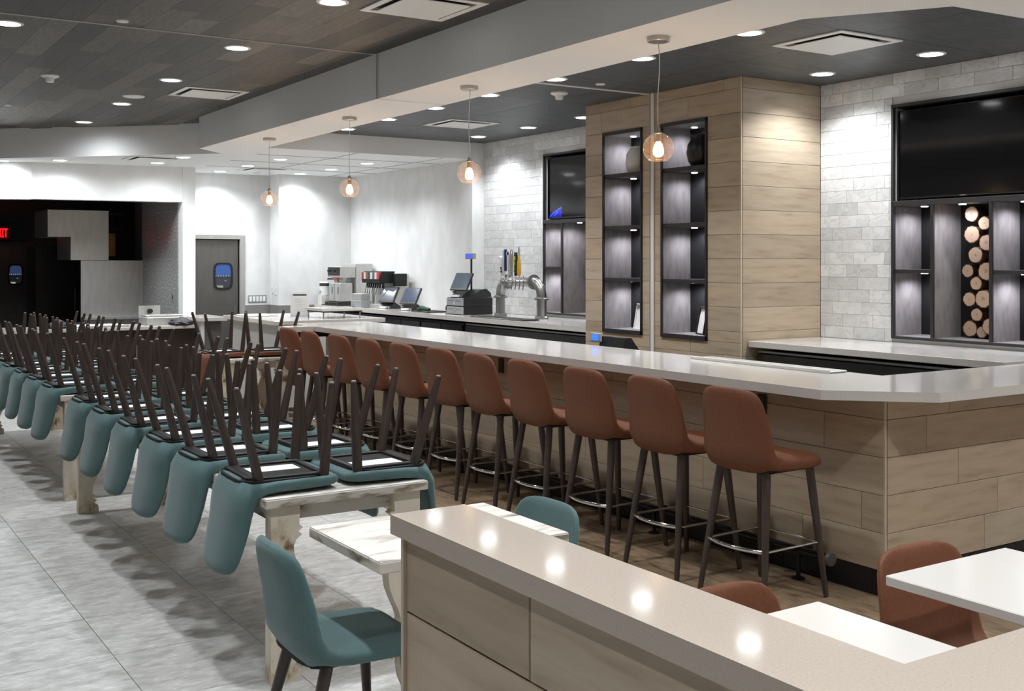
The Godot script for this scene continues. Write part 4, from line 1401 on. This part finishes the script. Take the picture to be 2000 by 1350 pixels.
# dining table with scroll-cut legs; `along` turns the leg boards
func make_table(called: String, label: String, group: String, w: float, d: float, variant: int) -> Node3D:
	var t := thing(called, label, "table", Vector3.ZERO, group)
	t.set_meta("base_name", called)
	tabletop(t, w, d, variant)
	for s in [-1, 1]:
		bx("apron", Vector3(-w * 0.5 + 0.15, 0.655, s * (d * 0.5 - 0.075) - 0.012), Vector3(w * 0.5 - 0.15, 0.722, s * (d * 0.5 - 0.075) + 0.012), M.distress_edge, t)
		bx("apron", Vector3(s * (w * 0.5 - 0.06) - 0.012, 0.655, -d * 0.5 + 0.11), Vector3(s * (w * 0.5 - 0.06) + 0.012, 0.722, d * 0.5 - 0.11), M.distress_edge, t)
	# scrolled inner edge of a leg board
	var prof := [[0.722, 0.125], [0.640, 0.122], [0.628, 0.138], [0.612, 0.118], [0.598, 0.134], [0.580, 0.108], [0.555, 0.098], [0.525, 0.100], [0.49, 0.112], [0.45, 0.130], [0.41, 0.146], [0.36, 0.152], [0.31, 0.146], [0.26, 0.128], [0.21, 0.104], [0.17, 0.092], [0.135, 0.092], [0.115, 0.108], [0.100, 0.094], [0.085, 0.118], [0.068, 0.102], [0.05, 0.128], [0.0, 0.132]]
	for sx in [-1, 1]:
		for sz in [-1, 1]:
			var poly := PackedVector2Array()
			poly.append(Vector2(0, 0))
			for i in range(prof.size() - 1, -1, -1):
				poly.append(Vector2(prof[i][1], prof[i][0]))
			poly.append(Vector2(0, 0.722))
			var b := MB.new()
			b.prism(poly, Vector3(sx * (w * 0.5 - 0.03), 0, sz * (d * 0.5 - 0.055) - 0.032), Vector3(-sx, 0, 0), Vector3.UP, Vector3(0, 0, 0.064))
			put(b.build(), "leg", M.distress_leg, t)
	return t


func tabletop(t: Node3D, w: float, d: float, variant: int) -> void:
	bx("tabletop", Vector3(-w * 0.5, 0.722, -d * 0.5), Vector3(w * 0.5, 0.757, d * 0.5), M.distress_edge, t, 0.003)
	bx("top_skin", Vector3(-w * 0.5 + 0.003, 0.757, -d * 0.5 + 0.003), Vector3(w * 0.5 - 0.003, 0.76, d * 0.5 - 0.003), M.distress[variant], t)


# small table on two crossed scroll-cut boards
func make_pedestal_table(called: String, label: String, w: float, d: float, variant: int) -> Node3D:
	var t := thing(called, label, "table")
	tabletop(t, w, d, variant)
	bx("cleat", Vector3(-w * 0.5 + 0.10, 0.700, -0.04), Vector3(w * 0.5 - 0.10, 0.722, 0.04), M.distress_edge, t)
	var prof := [[0.700, 0.150], [0.685, 0.165], [0.668, 0.140], [0.652, 0.165], [0.635, 0.142], [0.615, 0.118], [0.58, 0.098], [0.54, 0.088], [0.50, 0.090], [0.46, 0.104], [0.41, 0.130], [0.36, 0.150], [0.31, 0.158], [0.26, 0.150], [0.21, 0.128], [0.16, 0.122], [0.13, 0.140], [0.115, 0.165], [0.10, 0.148], [0.085, 0.185], [0.06, 0.20], [0.0, 0.22]]
	for k in 2:
		for s in [-1, 1]:
			var poly := PackedVector2Array()
			poly.append(Vector2(0.031 if k else 0.0, 0.0))
			for i in range(prof.size() - 1, -1, -1):
				poly.append(Vector2(prof[i][1], prof[i][0]))
			poly.append(Vector2(0.031 if k else 0.0, 0.700))
			var b := MB.new()
			if k == 0:
				b.prism(poly, Vector3(0, 0, -0.030), Vector3(s, 0, 0), Vector3.UP, Vector3(0, 0, 0.060))
			else:
				b.prism(poly, Vector3(-0.030, 0, 0), Vector3(0, 0, s), Vector3.UP, Vector3(0.060, 0, 0))
			put(b.build(), "scroll_board", M.distress_leg, t)
	return t


func build_tables_and_chairs() -> void:
	var flip := Basis(Vector3.RIGHT, PI)
	var order := ["first", "second", "third", "fourth", "fifth", "sixth"]
	var chair: Node3D = null
	var lt := make_table("long_table", "long distressed white table under upturned teal chairs beside the bar stools", "long dining tables", 0.74, 3.73, 0)
	lt.position = Vector3(1.955, 0, -6.135)
	copy(lt, Vector3(1.955, 0, -10.225), Basis.IDENTITY, "long distressed white table under upturned teal chairs towards the kitchen", "long dining tables")
	for g in 2:
		for i in 6:
			var z: float = [-4.575, -8.665][g] - 0.612 * i
			for side in [-1, 1]:
				var lab := "%s upturned teal chair from the %s end of the %s long table, %s side" % [order[i], "low wall" if g == 0 else "joined", "near" if g == 0 else "far", "aisle" if side < 0 else "bar"]
				var grp := "chairs upturned on the %s long table, %s side" % ["near" if g == 0 else "far", "floor" if side < 0 else "bar"]
				var jit := rng.randf_range(-2.5, 2.5)
				var b: Basis = yaw(jit + (0.0 if side < 0 else 180.0)) * flip
				var at := Vector3(1.955 + side * (0.222 + rng.randf_range(-0.005, 0.005)), 0.76 + 0.450, z + 0.03 + rng.randf_range(-0.012, 0.012))
				if chair == null:
					chair = make_chair("dining_chair", lab, grp, M.teal)
					chair.transform = Transform3D(b, at)
				else:
					copy(chair, at, b, lab, grp)
	var tab := make_table("dining_table", "distressed white table under tan chairs at the far end of the bar", "", 0.74, 0.61, 1)
	tab.position = Vector3(3.82, 0, -10.85)
	# the single table by the low wall, turned a quarter, with two chairs on the floor
	var t2 := make_pedestal_table("dining_table", "distressed white table with a bare top beside the low wall", 0.74, 0.58, 2)
	t2.position = Vector3(1.93, 0, -3.475)
	copy(chair, Vector3(1.605, 0, -3.56), yaw(-2), "teal fabric chair standing at the bare white table beside the open floor", "chairs standing at the bare table")
	copy(chair, Vector3(2.25, 0, -3.58), yaw(181), "teal fabric chair standing at the bare white table, its back towards the bar", "chairs standing at the bare table")
	# tan leather chairs
	var tan := make_chair("leather_chair", "tan leather chair at the small white table nearest the low wall", "tan chairs at the white tables", M.leather)
	tan.transform = Transform3D(yaw(-90), Vector3(2.25, 0, -2.12))
	copy(tan, Vector3(3.12, 0, -2.12), yaw(-92), "tan leather chair at the white table beside the bar end", "tan chairs at the white tables")
	for p in [[Vector3(2.12, 0, -1.78), "small white quartz table behind the low wall"], [Vector3(3.10, 0, -1.845), "small white quartz table beside the bar end"]]:
		var t := thing("cafe_table", p[1], "table", p[0])
		bx("tabletop", Vector3(-0.305, 0.73, -0.38), Vector3(0.305, 0.76, 0.38), M.white_top, t, 0.003)
		cyl("column", Vector3(0, 0.02, 0), Vector3(0, 0.73, 0), 0.038, M.black, t)
		bx("base_foot", Vector3(-0.25, 0.0, -0.03), Vector3(0.25, 0.02, 0.03), M.black, t, 0.004)
		bx("base_foot", Vector3(-0.03, 0.0, -0.28), Vector3(0.03, 0.0195, 0.28), M.black, t, 0.004)
		bx("mounting_plate", Vector3(-0.15, 0.72, -0.15), Vector3(0.15, 0.73, 0.15), M.black, t)
	# tan chairs upturned on a small table at the far end of the bar
	for side in [-1, 1]:
		copy(tan, Vector3(3.82 + side * 0.24, 1.210, -10.86 + 0.03 * side), yaw(0.0 if side < 0 else 180.0) * flip, "tan chair upturned on the far table, back hanging towards %s" % ["the dining tables" if side < 0 else "the bar"], "tan chairs upturned at the far bar end")


func build_stools() -> void:
	var s := make_stool()
	var zs := [-4.10, -4.72, -5.33, -5.95, -6.54, -7.11, -7.68, -8.31, -8.88, -9.50, -10.06]
	for i in zs.size():
		var b := yaw(rng.randf_range(-2.0, 2.0))
		var at := Vector3(4.19 + rng.randf_range(-0.01, 0.01), 0, zs[i])
		if i == 0:
			s.transform = Transform3D(b, at)
			s.set_meta("label", "tan leather bar stool drawn up beside the clipped bar corner")
		else:
			copy(s, at, b, "%s tan leather bar stool from the clipped bar corner" % ["", "second", "third", "fourth", "fifth", "sixth", "seventh", "eighth", "ninth", "tenth", "eleventh"][i])


# ------------------------------------------------------------------ things on the counters
func build_counter_things() -> void:
	order_counter()
	beer_tower()
	registers()
	drinks_machines()
	niche_things()


func order_counter() -> void:
	var t := thing("order_counter", "pale topped order counter with light panels beyond the bar end", "counter", Vector3.ZERO)
	bx("countertop", Vector3(4.36, 1.02, -13.2), Vector3(5.70, BAR_H, -11.50), M.quartz, t, 0.003)
	bx("front_panel", Vector3(4.44, 0.10, -13.15), Vector3(4.455, 1.02, -11.57), M.white_panel, t)
	bx("side_panel", Vector3(4.455, 0.10, -11.572), Vector3(5.66, 1.02, -11.557), M.white_panel, t)
	bx("body", Vector3(4.457, 0.0, -13.14), Vector3(5.64, 1.02, -11.574), M.grey_panel, t)
	var sh := thing("raised_shelf", "pale slab shelf on short posts on the order counter", "shelf", Vector3(5.0, BAR_H, -11.85))
	bx("slab", Vector3(-0.02, 0.085, -0.30), Vector3(0.50, 0.115, 0.22), M.quartz, sh, 0.002)
	bx("liner", Vector3(0.0, 0.07, -0.28), Vector3(0.48, 0.085, 0.20), M.black, sh)
	for p in [[0.01, -0.26], [0.46, -0.26], [0.01, 0.18], [0.46, 0.18]]:
		cyl("post", Vector3(p[0], 0.0, p[1]), Vector3(p[0], 0.07, p[1]), 0.008, M.nickel, sh, 10)
	var br := thing("serving_board", "flat pale board lying on the order counter", "board", Vector3(4.62, BAR_H, -12.75))
	bx("board", Vector3(-0.18, 0.0, -0.20), Vector3(0.18, 0.016, 0.20), M.white_plastic, br, 0.004)
	bx("grip", Vector3(-0.05, 0.0, 0.20), Vector3(0.05, 0.012, 0.26), M.white_plastic, br, 0.003)
	# clear sign holder with a printed sheet
	var sg := thing("sign_holder", "clear upright sign holder with a white printed sheet", "sign", Vector3(4.98, BAR_H, -12.30), "", yaw(-28))
	var img := Image.create(64, 80, false, Image.FORMAT_RGB8)
	img.fill(Color(0.90, 0.90, 0.90))
	img.fill_rect(Rect2i(8, 5, 48, 5), Color(0.16, 0.16, 0.16))
	for k in 8:
		img.fill_rect(Rect2i(12 + (k * 5) % 9, 22 + 6 * k, 26 + (k * 7) % 13, 1), Color(0.72, 0.72, 0.72))
	var pm := mat(Color.WHITE, 0.5)
	pm.albedo_texture = ImageTexture.create_from_image(img)
	var q := QuadMesh.new()
	q.size = Vector2(0.21, 0.27)
	bx("stand", Vector3(-0.11, 0.0, -0.05), Vector3(0.11, 0.006, 0.05), M.pane, sg)
	put(q, "sheet", pm, sg, Vector3(0, 0.145, 0.004))
	bx("back_sheet", Vector3(-0.108, 0.006, -0.002), Vector3(0.108, 0.285, 0.002), M.paper, sg)


func beer_tower() -> void:
	var t := thing("beer_tower", "arched stainless pipe beer tower with a row of taps", "beer tower", Vector3(6.93, BACK_H, -10.545))
	var m := MB.new()
	var pts := []
	var rad := []
	var hz := 0.425
	var top := 0.405
	var r := 0.16
	pts.append(Vector3(0, 0.0, -hz))
	pts.append(Vector3(0, top - r, -hz))
	for i in range(1, 9):
		var w := PI * 0.5 * i / 8.0
		pts.append(Vector3(0, top - r + r * sin(w), -hz + r - r * cos(w)))
	for i in range(0, 9):
		var w := PI * 0.5 * (1.0 - i / 8.0)
		pts.append(Vector3(0, top - r + r * sin(w), hz - r + r * cos(w)))
	pts.append(Vector3(0, 0.0, hz))
	for p in pts:
		rad.append(0.055)
	m.tube(pts, rad, 24)
	put(m.build(50), "pipe", M.pipe, t)
	for z in [-hz, hz]:
		for s in [[0.21, 0.082], [0.0, 0.078]]:
			var f := MB.new()
			f.lathe([Vector2(0, 0), Vector2(s[1], 0), Vector2(s[1], 0.018), Vector2(0.06, 0.03), Vector2(0, 0.03)], 28, Vector3(0, s[0], z))
			var fl := put(f.build(30), "flange", M.pipe, t)
			for k in 6:
				var w := TAU * k / 6.0
				cyl("bolt", Vector3(cos(w) * 0.07, s[0] + 0.001, z + sin(w) * 0.07), Vector3(cos(w) * 0.07, s[0] + 0.03, z + sin(w) * 0.07), 0.006, M.chrome, fl, 6)
	for z in [-hz + r + 0.0, hz - r]:
		var f := MB.new()
		f.lathe([Vector2(0, -0.012), Vector2(0.085, -0.012), Vector2(0.085, 0.012), Vector2(0, 0.012)], 28, Vector3(0, top, z), Basis(Vector3.RIGHT, PI / 2))
		put(f.build(30), "flange", M.pipe, t)
	for i in 7:
		var z := -0.235 + 0.078 * i
		var tap := cyl("faucet", Vector3(-0.05, top + 0.01, z), Vector3(-0.115, top + 0.015, z), 0.011, M.chrome, t, 12)
		cyl("spout", Vector3(-0.105, top + 0.01, z), Vector3(-0.125, top - 0.09, z), 0.009, M.chrome, tap, 10, 0.006)
		cyl("lever", Vector3(-0.11, top + 0.015, z), Vector3(-0.118, top + 0.07, z), 0.007, M.chrome, tap, 10)
	# tap handles, each its own make
	var hd := [
		["white bird-headed tap handle with an orange beak", -0.215, 0],
		["deep blue and white tap handle on the beer tower", -0.150, 1],
		["white tap handle with a round crest on the beer tower", -0.060, 2],
		["grey ring-topped tap handle on the beer tower", -0.005, 3],
		["green and yellow lettered tap handle on the beer tower", 0.085, 4],
		["amber bottle-shaped tap handle on the beer tower", 0.150, 5],
	]
	for h in hd:
		var o := thing("tap_handle", h[0], "tap handle", Vector3(6.93 - 0.118, BACK_H + top + 0.07, -10.545 + h[1]))
		var white := mat(rgb(225, 225, 222), 0.35)
		var kind: int = h[2]
		if kind == 0:
			var b := MB.new()
			b.tube([Vector3(0, 0, 0), Vector3(0, 0.06, 0.012), Vector3(0, 0.13, 0.02), Vector3(0, 0.185, 0.005), Vector3(0, 0.205, -0.02), Vector3(0, 0.200, -0.035)], [0.020, 0.026, 0.020, 0.022, 0.024, 0.012], 14)
			put(b.build(60), "body", white, o)
			cyl("beak", Vector3(0, 0.203, -0.036), Vector3(0, 0.192, -0.075), 0.010, mat(rgb(226, 130, 60), 0.4), o, 10, 0.003)
			bx("wing", Vector3(-0.024, 0.03, 0.0), Vector3(0.024, 0.10, 0.03), M.black, o, 0.006)
		elif kind == 1:
			bx("body", Vector3(-0.012, 0.0, -0.022), Vector3(0.012, 0.29, 0.004), white, o, 0.006)
			bx("side_panel", Vector3(-0.013, 0.05, 0.004), Vector3(0.013, 0.30, 0.032), mat(rgb(28, 38, 110), 0.35), o, 0.005)
			cyl("cap", Vector3(-0.013, 0.27, -0.010), Vector3(0.013, 0.27, -0.010), 0.020, white, o, 16)
		elif kind == 2:
			cyl("body", Vector3(0, 0, 0), Vector3(0, 0.23, 0), 0.016, white, o, 14, 0.022)
			cyl("crest", Vector3(-0.014, 0.25, 0), Vector3(0.014, 0.25, 0), 0.032, white, o, 20)
			cyl("emblem", Vector3(-0.016, 0.25, 0), Vector3(-0.0138, 0.25, 0), 0.020, M.dark_frame, o, 18)
		elif kind == 3:
			cyl("body", Vector3(0, 0, 0), Vector3(0, 0.23, 0), 0.015, mat(rgb(160, 160, 150), 0.4), o, 14, 0.022)
			var ring := MB.new()
			var pr := []
			for k in 10:
				var w := TAU * k / 10.0
				pr.append(Vector2(0.027 + 0.008 * cos(w), 0.008 * sin(w)))
			ring.lathe(pr, 24, Vector3(0, 0.262, 0), Basis(Vector3.FORWARD, PI / 2), true)
			put(ring.build(60), "ring", M.pipe, o)
		elif kind == 4:
			bx("ferrule", Vector3(-0.013, 0.0, -0.018), Vector3(0.013, 0.04, 0.018), M.black, o, 0.004)
			bx("body", Vector3(-0.015, 0.04, -0.024), Vector3(0.015, 0.24, 0.024), mat(rgb(38, 44, 24), 0.4), o, 0.006)
			for k in 3:
				bx("stripe", Vector3(-0.0165, 0.055 + 0.06 * k, -0.021), Vector3(-0.0145, 0.10 + 0.06 * k, -0.006 + 0.010 * k), mat(rgb(196, 200, 60), 0.4), o)
			cyl("cap", Vector3(0, 0.24, 0), Vector3(0, 0.262, 0), 0.020, M.dark_frame, o, 14)
		else:
			var bt := MB.new()
			bt.lathe([Vector2(0, 0), Vector2(0.020, 0.0), Vector2(0.024, 0.02), Vector2(0.024, 0.14), Vector2(0.016, 0.18), Vector2(0.010, 0.21), Vector2(0.010, 0.24), Vector2(0, 0.24)], 18)
			put(bt.build(40), "bottle", mat(rgb(206, 158, 56), 0.3), o)
			bt = MB.new()
			bt.lathe([Vector2(0, 0.24), Vector2(0.008, 0.24), Vector2(0.012, 0.28), Vector2(0.007, 0.32), Vector2(0, 0.33)], 14)
			put(bt.build(40), "finial", M.grey_plastic, o)
	var dr := thing("drip_tray", "long black drip tray under the beer taps", "tray", Vector3(6.56, BACK_H, -10.40))
	bx("pan", Vector3(-0.08, 0.0, -0.52), Vector3(0.14, 0.012, 0.58), M.black_satin, dr, 0.004)
	for k in 8:
		bx("grate_bar", Vector3(-0.065, 0.012, -0.50 + 0.14 * k), Vector3(0.125, 0.016, -0.40 + 0.14 * k), M.dark_frame, dr)


func screen_glow(c: Color, e: float) -> StandardMaterial3D:
	var m := mat(rgb(30, 32, 36), 0.12)
	m.emission_enabled = true
	m.emission = c
	m.emission_energy_multiplier = e
	return m


# a leaning touch screen on a foot, facing -x and a little towards the camera
func pos_tablet(called: String, label: String, at: Vector3, turn: float, tint: Color, e: float) -> Node3D:
	var t := thing(called, label, "register", at, "", yaw(turn))
	var b := MB.new()
	b.prism(PackedVector2Array([Vector2(-0.09, 0.0), Vector2(0.12, 0.0), Vector2(0.12, 0.03), Vector2(0.02, 0.085), Vector2(-0.07, 0.03)]), Vector3(0, 0, -0.10), Vector3.RIGHT, Vector3.UP, Vector3(0, 0, 0.20))
	put(b.build(), "foot", M.black_satin, t)
	var tilt := Basis(Vector3.BACK, deg_to_rad(-28.0))
	var hs := put(boxmesh(Vector3(0.028, 0.235, 0.31), 0.006), "screen_housing", M.black_satin, t, Vector3(0.0, 0.185, 0.0), tilt)
	put(boxmesh(Vector3(0.003, 0.19, 0.265)), "screen", screen_glow(tint, e), hs, Vector3(-0.0145, 0.008, 0))
	bx("card_reader", Vector3(-0.02, 0.05, -0.155), Vector3(0.04, 0.075, -0.11), M.black_satin, t, 0.003)
	bx("receipt", Vector3(-0.115, 0.006, -0.06), Vector3(-0.05, 0.03, 0.05), M.paper, t)
	return t


func registers() -> void:
	pos_tablet("tablet_register", "leaning black register screen beside the soda dispenser", Vector3(6.72, BACK_H, -13.45), 14, Color(0.62, 0.66, 0.72), 0.40)
	pos_tablet("tablet_register", "leaning black register screen beside the green mat", Vector3(6.70, BACK_H, -12.78), 14, Color(0.50, 0.58, 0.72), 0.36)
	var mt := thing("green_mat", "dark tray with a folded green mat beside the cash drawers", "mat", Vector3(6.72, BACK_H, -12.30))
	bx("tray", Vector3(-0.16, 0.0, -0.20), Vector3(0.16, 0.012, 0.22), M.black, mt, 0.003)
	var fold := MB.new()
	fold.tube([Vector3(-0.10, 0.03, -0.12), Vector3(-0.12, 0.05, 0.0), Vector3(-0.10, 0.035, 0.17)], [0.022, 0.030, 0.02], 12)
	put(fold.build(60), "mat_fold", mat(rgb(24, 66, 44), 0.6), mt)
	var cb := MB.new()
	for k in 6:
		var pts := []
		var rad := []
		for i in 15:
			var w := TAU * i / 14.0 + k
			pts.append(Vector3(0.06 * cos(w) + 0.02 * (k % 3), 0.10 + 0.065 * sin(w * 1.0 + 0.4 * k), 0.09 * sin(w + 0.7 * k) - 0.03 + 0.018 * k))
			rad.append(0.009)
		cb.tube(pts, rad, 7)
	var co := put(cb.build(60), "cable_coil", M.black, null, Vector3(7.0, BACK_H - 0.02, -12.22))
	tag(co, "tangled coil of black cables behind the green mat", "cables")
	# two cash drawers, one on the other
	for i in 2:
		var d := thing("cash_drawer", ["lower grey-fronted cash drawer on the back counter", "upper grey-fronted cash drawer carrying the register screen"][i], "cash drawer", Vector3(6.66, BACK_H + 0.102 * i, -11.52))
		bx("case", Vector3(-0.02, 0.0, -0.20), Vector3(0.38, 0.10, 0.20), M.black, d, 0.003)
		bx("front", Vector3(-0.032, 0.006, -0.195), Vector3(-0.02, 0.094, 0.195), M.grey_plastic, d, 0.003)
		for k in 2:
			bx("slot", Vector3(-0.0335, 0.060, -0.15 + 0.18 * k), Vector3(-0.0315, 0.064, -0.03 + 0.18 * k), M.black, d)
		cyl("lock", Vector3(-0.032, 0.035, 0.0), Vector3(-0.038, 0.035, 0.0), 0.011, M.chrome, d, 12)
	var r := pos_tablet("touch_register", "black register screen on the cash drawers with a pole display", Vector3(6.74, BACK_H + 0.204, -11.54), 10, Color(0.46, 0.55, 0.64), 0.36)
	var hump := MB.new()
	hump.prism(PackedVector2Array([Vector2(0.0, 0.0), Vector2(0.30, 0.0), Vector2(0.29, 0.05), Vector2(0.22, 0.10), Vector2(0.12, 0.09), Vector2(0.04, 0.04)]), Vector3(0, 0, -0.02), Vector3.RIGHT, Vector3.UP, Vector3(0, 0, 0.22))
	put(hump.build(), "printer", M.black_satin, r)
	cyl("display_pole", Vector3(0.10, 0.05, 0.06), Vector3(0.10, 0.46, 0.06), 0.012, M.black, r, 10)
	var dp := bx("pole_display", Vector3(0.075, 0.46, -0.03), Vector3(0.125, 0.53, 0.12), M.grey_plastic, r, 0.004)
	put(boxmesh(Vector3(0.002, 0.045, 0.11)), "display_screen", glow(Color(0.22, 0.30, 1.0), 1.4), dp, Vector3(-0.026, 0, 0))


func drinks_machines() -> void:
	# coffee brewer
	var b := thing("coffee_brewer", "tall stainless coffee brewer with black controls", "brewer", Vector3(6.55, BACK_H, -15.22))
	bx("tower", Vector3(0.24, 0.0, 0.12), Vector3(0.50, 0.60, 0.58), M.steel, b, 0.006)
	bx("head", Vector3(0.0, 0.40, 0.12), Vector3(0.24, 0.56, 0.56), M.steel, b, 0.006)
	bx("control_face", Vector3(-0.012, 0.43, 0.14), Vector3(0.0, 0.55, 0.54), M.black, b, 0.003)
	for k in 2:
		cyl("brew_basket", Vector3(0.10, 0.40, 0.24 + 0.2 * k), Vector3(0.10, 0.33, 0.24 + 0.2 * k), 0.075, M.steel, b, 20, 0.05)
		bx("basket_handle", Vector3(-0.06, 0.37, 0.23 + 0.2 * k), Vector3(0.04, 0.39, 0.25 + 0.2 * k), M.black if k == 0 else mat(rgb(200, 76, 52), 0.5), b, 0.004)
		cyl("knob", Vector3(-0.012, 0.50, 0.22 + 0.2 * k), Vector3(-0.05, 0.50, 0.22 + 0.2 * k), 0.012, M.black, b, 10)
		var s := bx("server", Vector3(0.0, 0.05, 0.15 + 0.21 * k), Vector3(0.20, 0.325, 0.34 + 0.21 * k), M.steel, b, 0.012)
		put(boxmesh(Vector3(0.006, 0.10, 0.02), 0.002), "sight_gauge", M.dark_frame, s, Vector3(-0.102, 0.03, 0.03))
	bx("warmer_base", Vector3(-0.04, 0.0, 0.10), Vector3(0.24, 0.05, 0.58), M.black_satin, b, 0.004)
	for k in 4:
		bx("rocker", Vector3(-0.045, 0.015, 0.16 + 0.1 * k), Vector3(-0.038, 0.035, 0.20 + 0.1 * k), M.black, b)
	var st := thing("filter_box", "pale box at the end of the drinks counter", "box", Vector3(6.47, BACK_H, -15.28))
	bx("carton", Vector3(0.0, 0.0, 0.0), Vector3(0.16, 0.13, 0.14), M.white_panel, st, 0.003)
	bx("flap", Vector3(-0.001, 0.128, -0.001), Vector3(0.161, 0.133, 0.07), M.white_plastic, st)
	var cn := thing("white_canister", "white canister with a dark band and lid on the pale box", "canister", Vector3(6.55, BACK_H + 0.1335, -15.21))
	var l := MB.new()
	l.lathe([Vector2(0, 0), Vector2(0.058, 0), Vector2(0.072, 0.03), Vector2(0.078, 0.14), Vector2(0, 0.14)], 24)
	put(l.build(40), "body", M.white_plastic, cn)
	l = MB.new()
	l.lathe([Vector2(0, 0.14), Vector2(0.080, 0.14), Vector2(0.080, 0.185), Vector2(0, 0.185)], 24)
	put(l.build(40), "band", M.dark_frame, cn)
	l = MB.new()
	l.lathe([Vector2(0, 0.185), Vector2(0.078, 0.185), Vector2(0.070, 0.20), Vector2(0, 0.20)], 24)
	put(l.build(40), "lid", M.white_plastic, cn)
	bx("emblem", Vector3(-0.0775, 0.035, -0.02), Vector3(-0.070, 0.075, 0.022), M.grey_plastic, cn, 0.003)
	# counter-top mat under the machines
	var mt := thing("bar_mat", "black ribbed mat in front of the coffee brewer", "mat", Vector3(6.455, BACK_H, -14.62))
	bx("mat", Vector3(0.0, 0.0, -0.5), Vector3(0.05, 0.008, 0.55), M.black, mt)
	for k in 5:
		bx("rib", Vector3(0.004 + 0.009 * k, 0.008, -0.49), Vector3(0.008 + 0.009 * k, 0.011, 0.54), M.dark_frame, mt)
	# soda dispenser
	var s := thing("soda_dispenser", "black-headed soda dispenser with a row of spouts", "dispenser", Vector3(6.62, BACK_H, -14.08))
	bx("back_body", Vector3(0.20, 0.0, 0.02), Vector3(0.42, 0.46, 0.60), M.steel, s, 0.006)
	var hd := MB.new()
	hd.prism(PackedVector2Array([Vector2(0.0, 0.34), Vector2(0.22, 0.34), Vector2(0.22, 0.50), Vector2(0.03, 0.50), Vector2(-0.01, 0.40)]), Vector3(0, 0, 0.0), Vector3.RIGHT, Vector3.UP, Vector3(0, 0, 0.56))
	put(hd.build(), "head", M.black, s)
	var cols := [rgb(150, 40, 36), rgb(196, 190, 180), rgb(120, 80, 60), rgb(60, 60, 66), rgb(210, 206, 200), rgb(90, 90, 96), rgb(210, 210, 208), rgb(196, 52, 60)]
	for k in 8:
		bx("flavour_plate", Vector3(-0.014, 0.395, 0.012 + 0.068 * k), Vector3(0.016, 0.485, 0.070 + 0.068 * k), mat(cols[k], 0.35), s)
		cyl("valve", Vector3(0.07, 0.34, 0.04 + 0.068 * k), Vector3(0.07, 0.27, 0.04 + 0.068 * k), 0.016, M.black, s, 10)
		cyl("lever", Vector3(0.05, 0.33, 0.04 + 0.068 * k), Vector3(0.02, 0.18, 0.04 + 0.068 * k), 0.006, M.chrome, s, 8)
	bx("ice_chute", Vector3(0.18, 0.30, 0.58), Vector3(0.36, 0.47, 0.66), M.black, s, 0.006)
	bx("drip_tray", Vector3(0.0, 0.0, 0.02), Vector3(0.20, 0.05, 0.58), M.steel, s, 0.004)
	var bn := thing("steel_bin", "stacked grey steel bins before the soda dispenser", "bins", Vector3(6.50, BACK_H, -14.20))
	bx("lower_bin", Vector3(0.0, 0.0, 0.0), Vector3(0.16, 0.10, 0.34), M.grey_plastic, bn, 0.006)
	bx("upper_bin", Vector3(0.01, 0.10, 0.03), Vector3(0.15, 0.19, 0.31), M.steel, bn, 0.006)


func niche_things() -> void:
	var m := MB.new()
	m.lathe([Vector2(0, 0), Vector2(0.085, 0), Vector2(0.105, 0.03), Vector2(0.115, 0.10), Vector2(0.105, 0.18), Vector2(0.078, 0.225), Vector2(0.072, 0.235), Vector2(0.075, 0.245), Vector2(0.066, 0.245), Vector2(0.062, 0.23), Vector2(0, 0.225)], 32)
	var j := thing("ceramic_jar", "squat pale ceramic jar on the upper shelf", "jar", Vector3(6.52, 2.525, -7.95))
	put(m.build(40), "body", mat(rgb(222, 220, 214), 0.35), j)
	var h := MB.new()
	var pts := []
	var rad := []
	for i in 9:
		var w := PI * i / 8.0 - PI / 2
		pts.append(Vector3(0, 0.185 + 0.025 * sin(w), -0.092 - 0.028 * cos(w)))
		rad.append(0.008)
	h.tube(pts, rad, 10)
	put(h.build(60), "handle", mat(rgb(222, 220, 214), 0.35), j)
	var u := thing("black_urn", "round black urn on the upper shelf", "urn", Vector3(6.52, 2.525, -7.10))
	m = MB.new()
	m.lathe([Vector2(0, 0), Vector2(0.08, 0), Vector2(0.112, 0.05), Vector2(0.128, 0.12), Vector2(0.118, 0.19), Vector2(0.092, 0.235), Vector2(0.095, 0.275), Vector2(0.085, 0.275), Vector2(0.08, 0.245), Vector2(0, 0.24)], 32)
	put(m.build(40), "body", M.black_satin, u)
	pts = []
	rad = []
	for i in 9:
		var w := PI * i / 8.0 - PI / 2
		pts.append(Vector3(0, 0.225 + 0.028 * sin(w), -0.098 - 0.028 * cos(w)))
		rad.append(0.009)
	h = MB.new()
	h.tube(pts, rad, 10)
	put(h.build(60), "handle", M.black_satin, u)
	# leaning picture frames on the niche floors
	for k in 2:
		var z: float = [-7.92, -7.09][k]
		var f := thing("picture_frame", ["white picture frame leaning in the niche beside the joint strip", "dark picture frame leaning in the niche below the urn"][k], "picture frame", Vector3(6.50, 1.09, z), "", yaw([-10.0, -20.0][k]) * Basis(Vector3.BACK, deg_to_rad(-10.0)))
		var fm: Material = M.white_plastic if k == 0 else M.black
		bx("back_board", Vector3(0.0, 0.0, -0.08), Vector3(0.008, 0.24, 0.08), M.black, f)
		for s in [[-0.08, -0.068], [0.068, 0.08]]:
			bx("frame_stile", Vector3(-0.012, 0.0, s[0]), Vector3(0.0, 0.24, s[1]), fm, f, 0.001)
		for s in [[0.0, 0.012], [0.228, 0.24]]:
			bx("frame_rail", Vector3(-0.012, s[0], -0.068), Vector3(0.0, s[1], 0.068), fm, f, 0.001)
		bx("sheet", Vector3(-0.004, 0.012, -0.068), Vector3(0.0, 0.228, 0.068), M.paper, f)
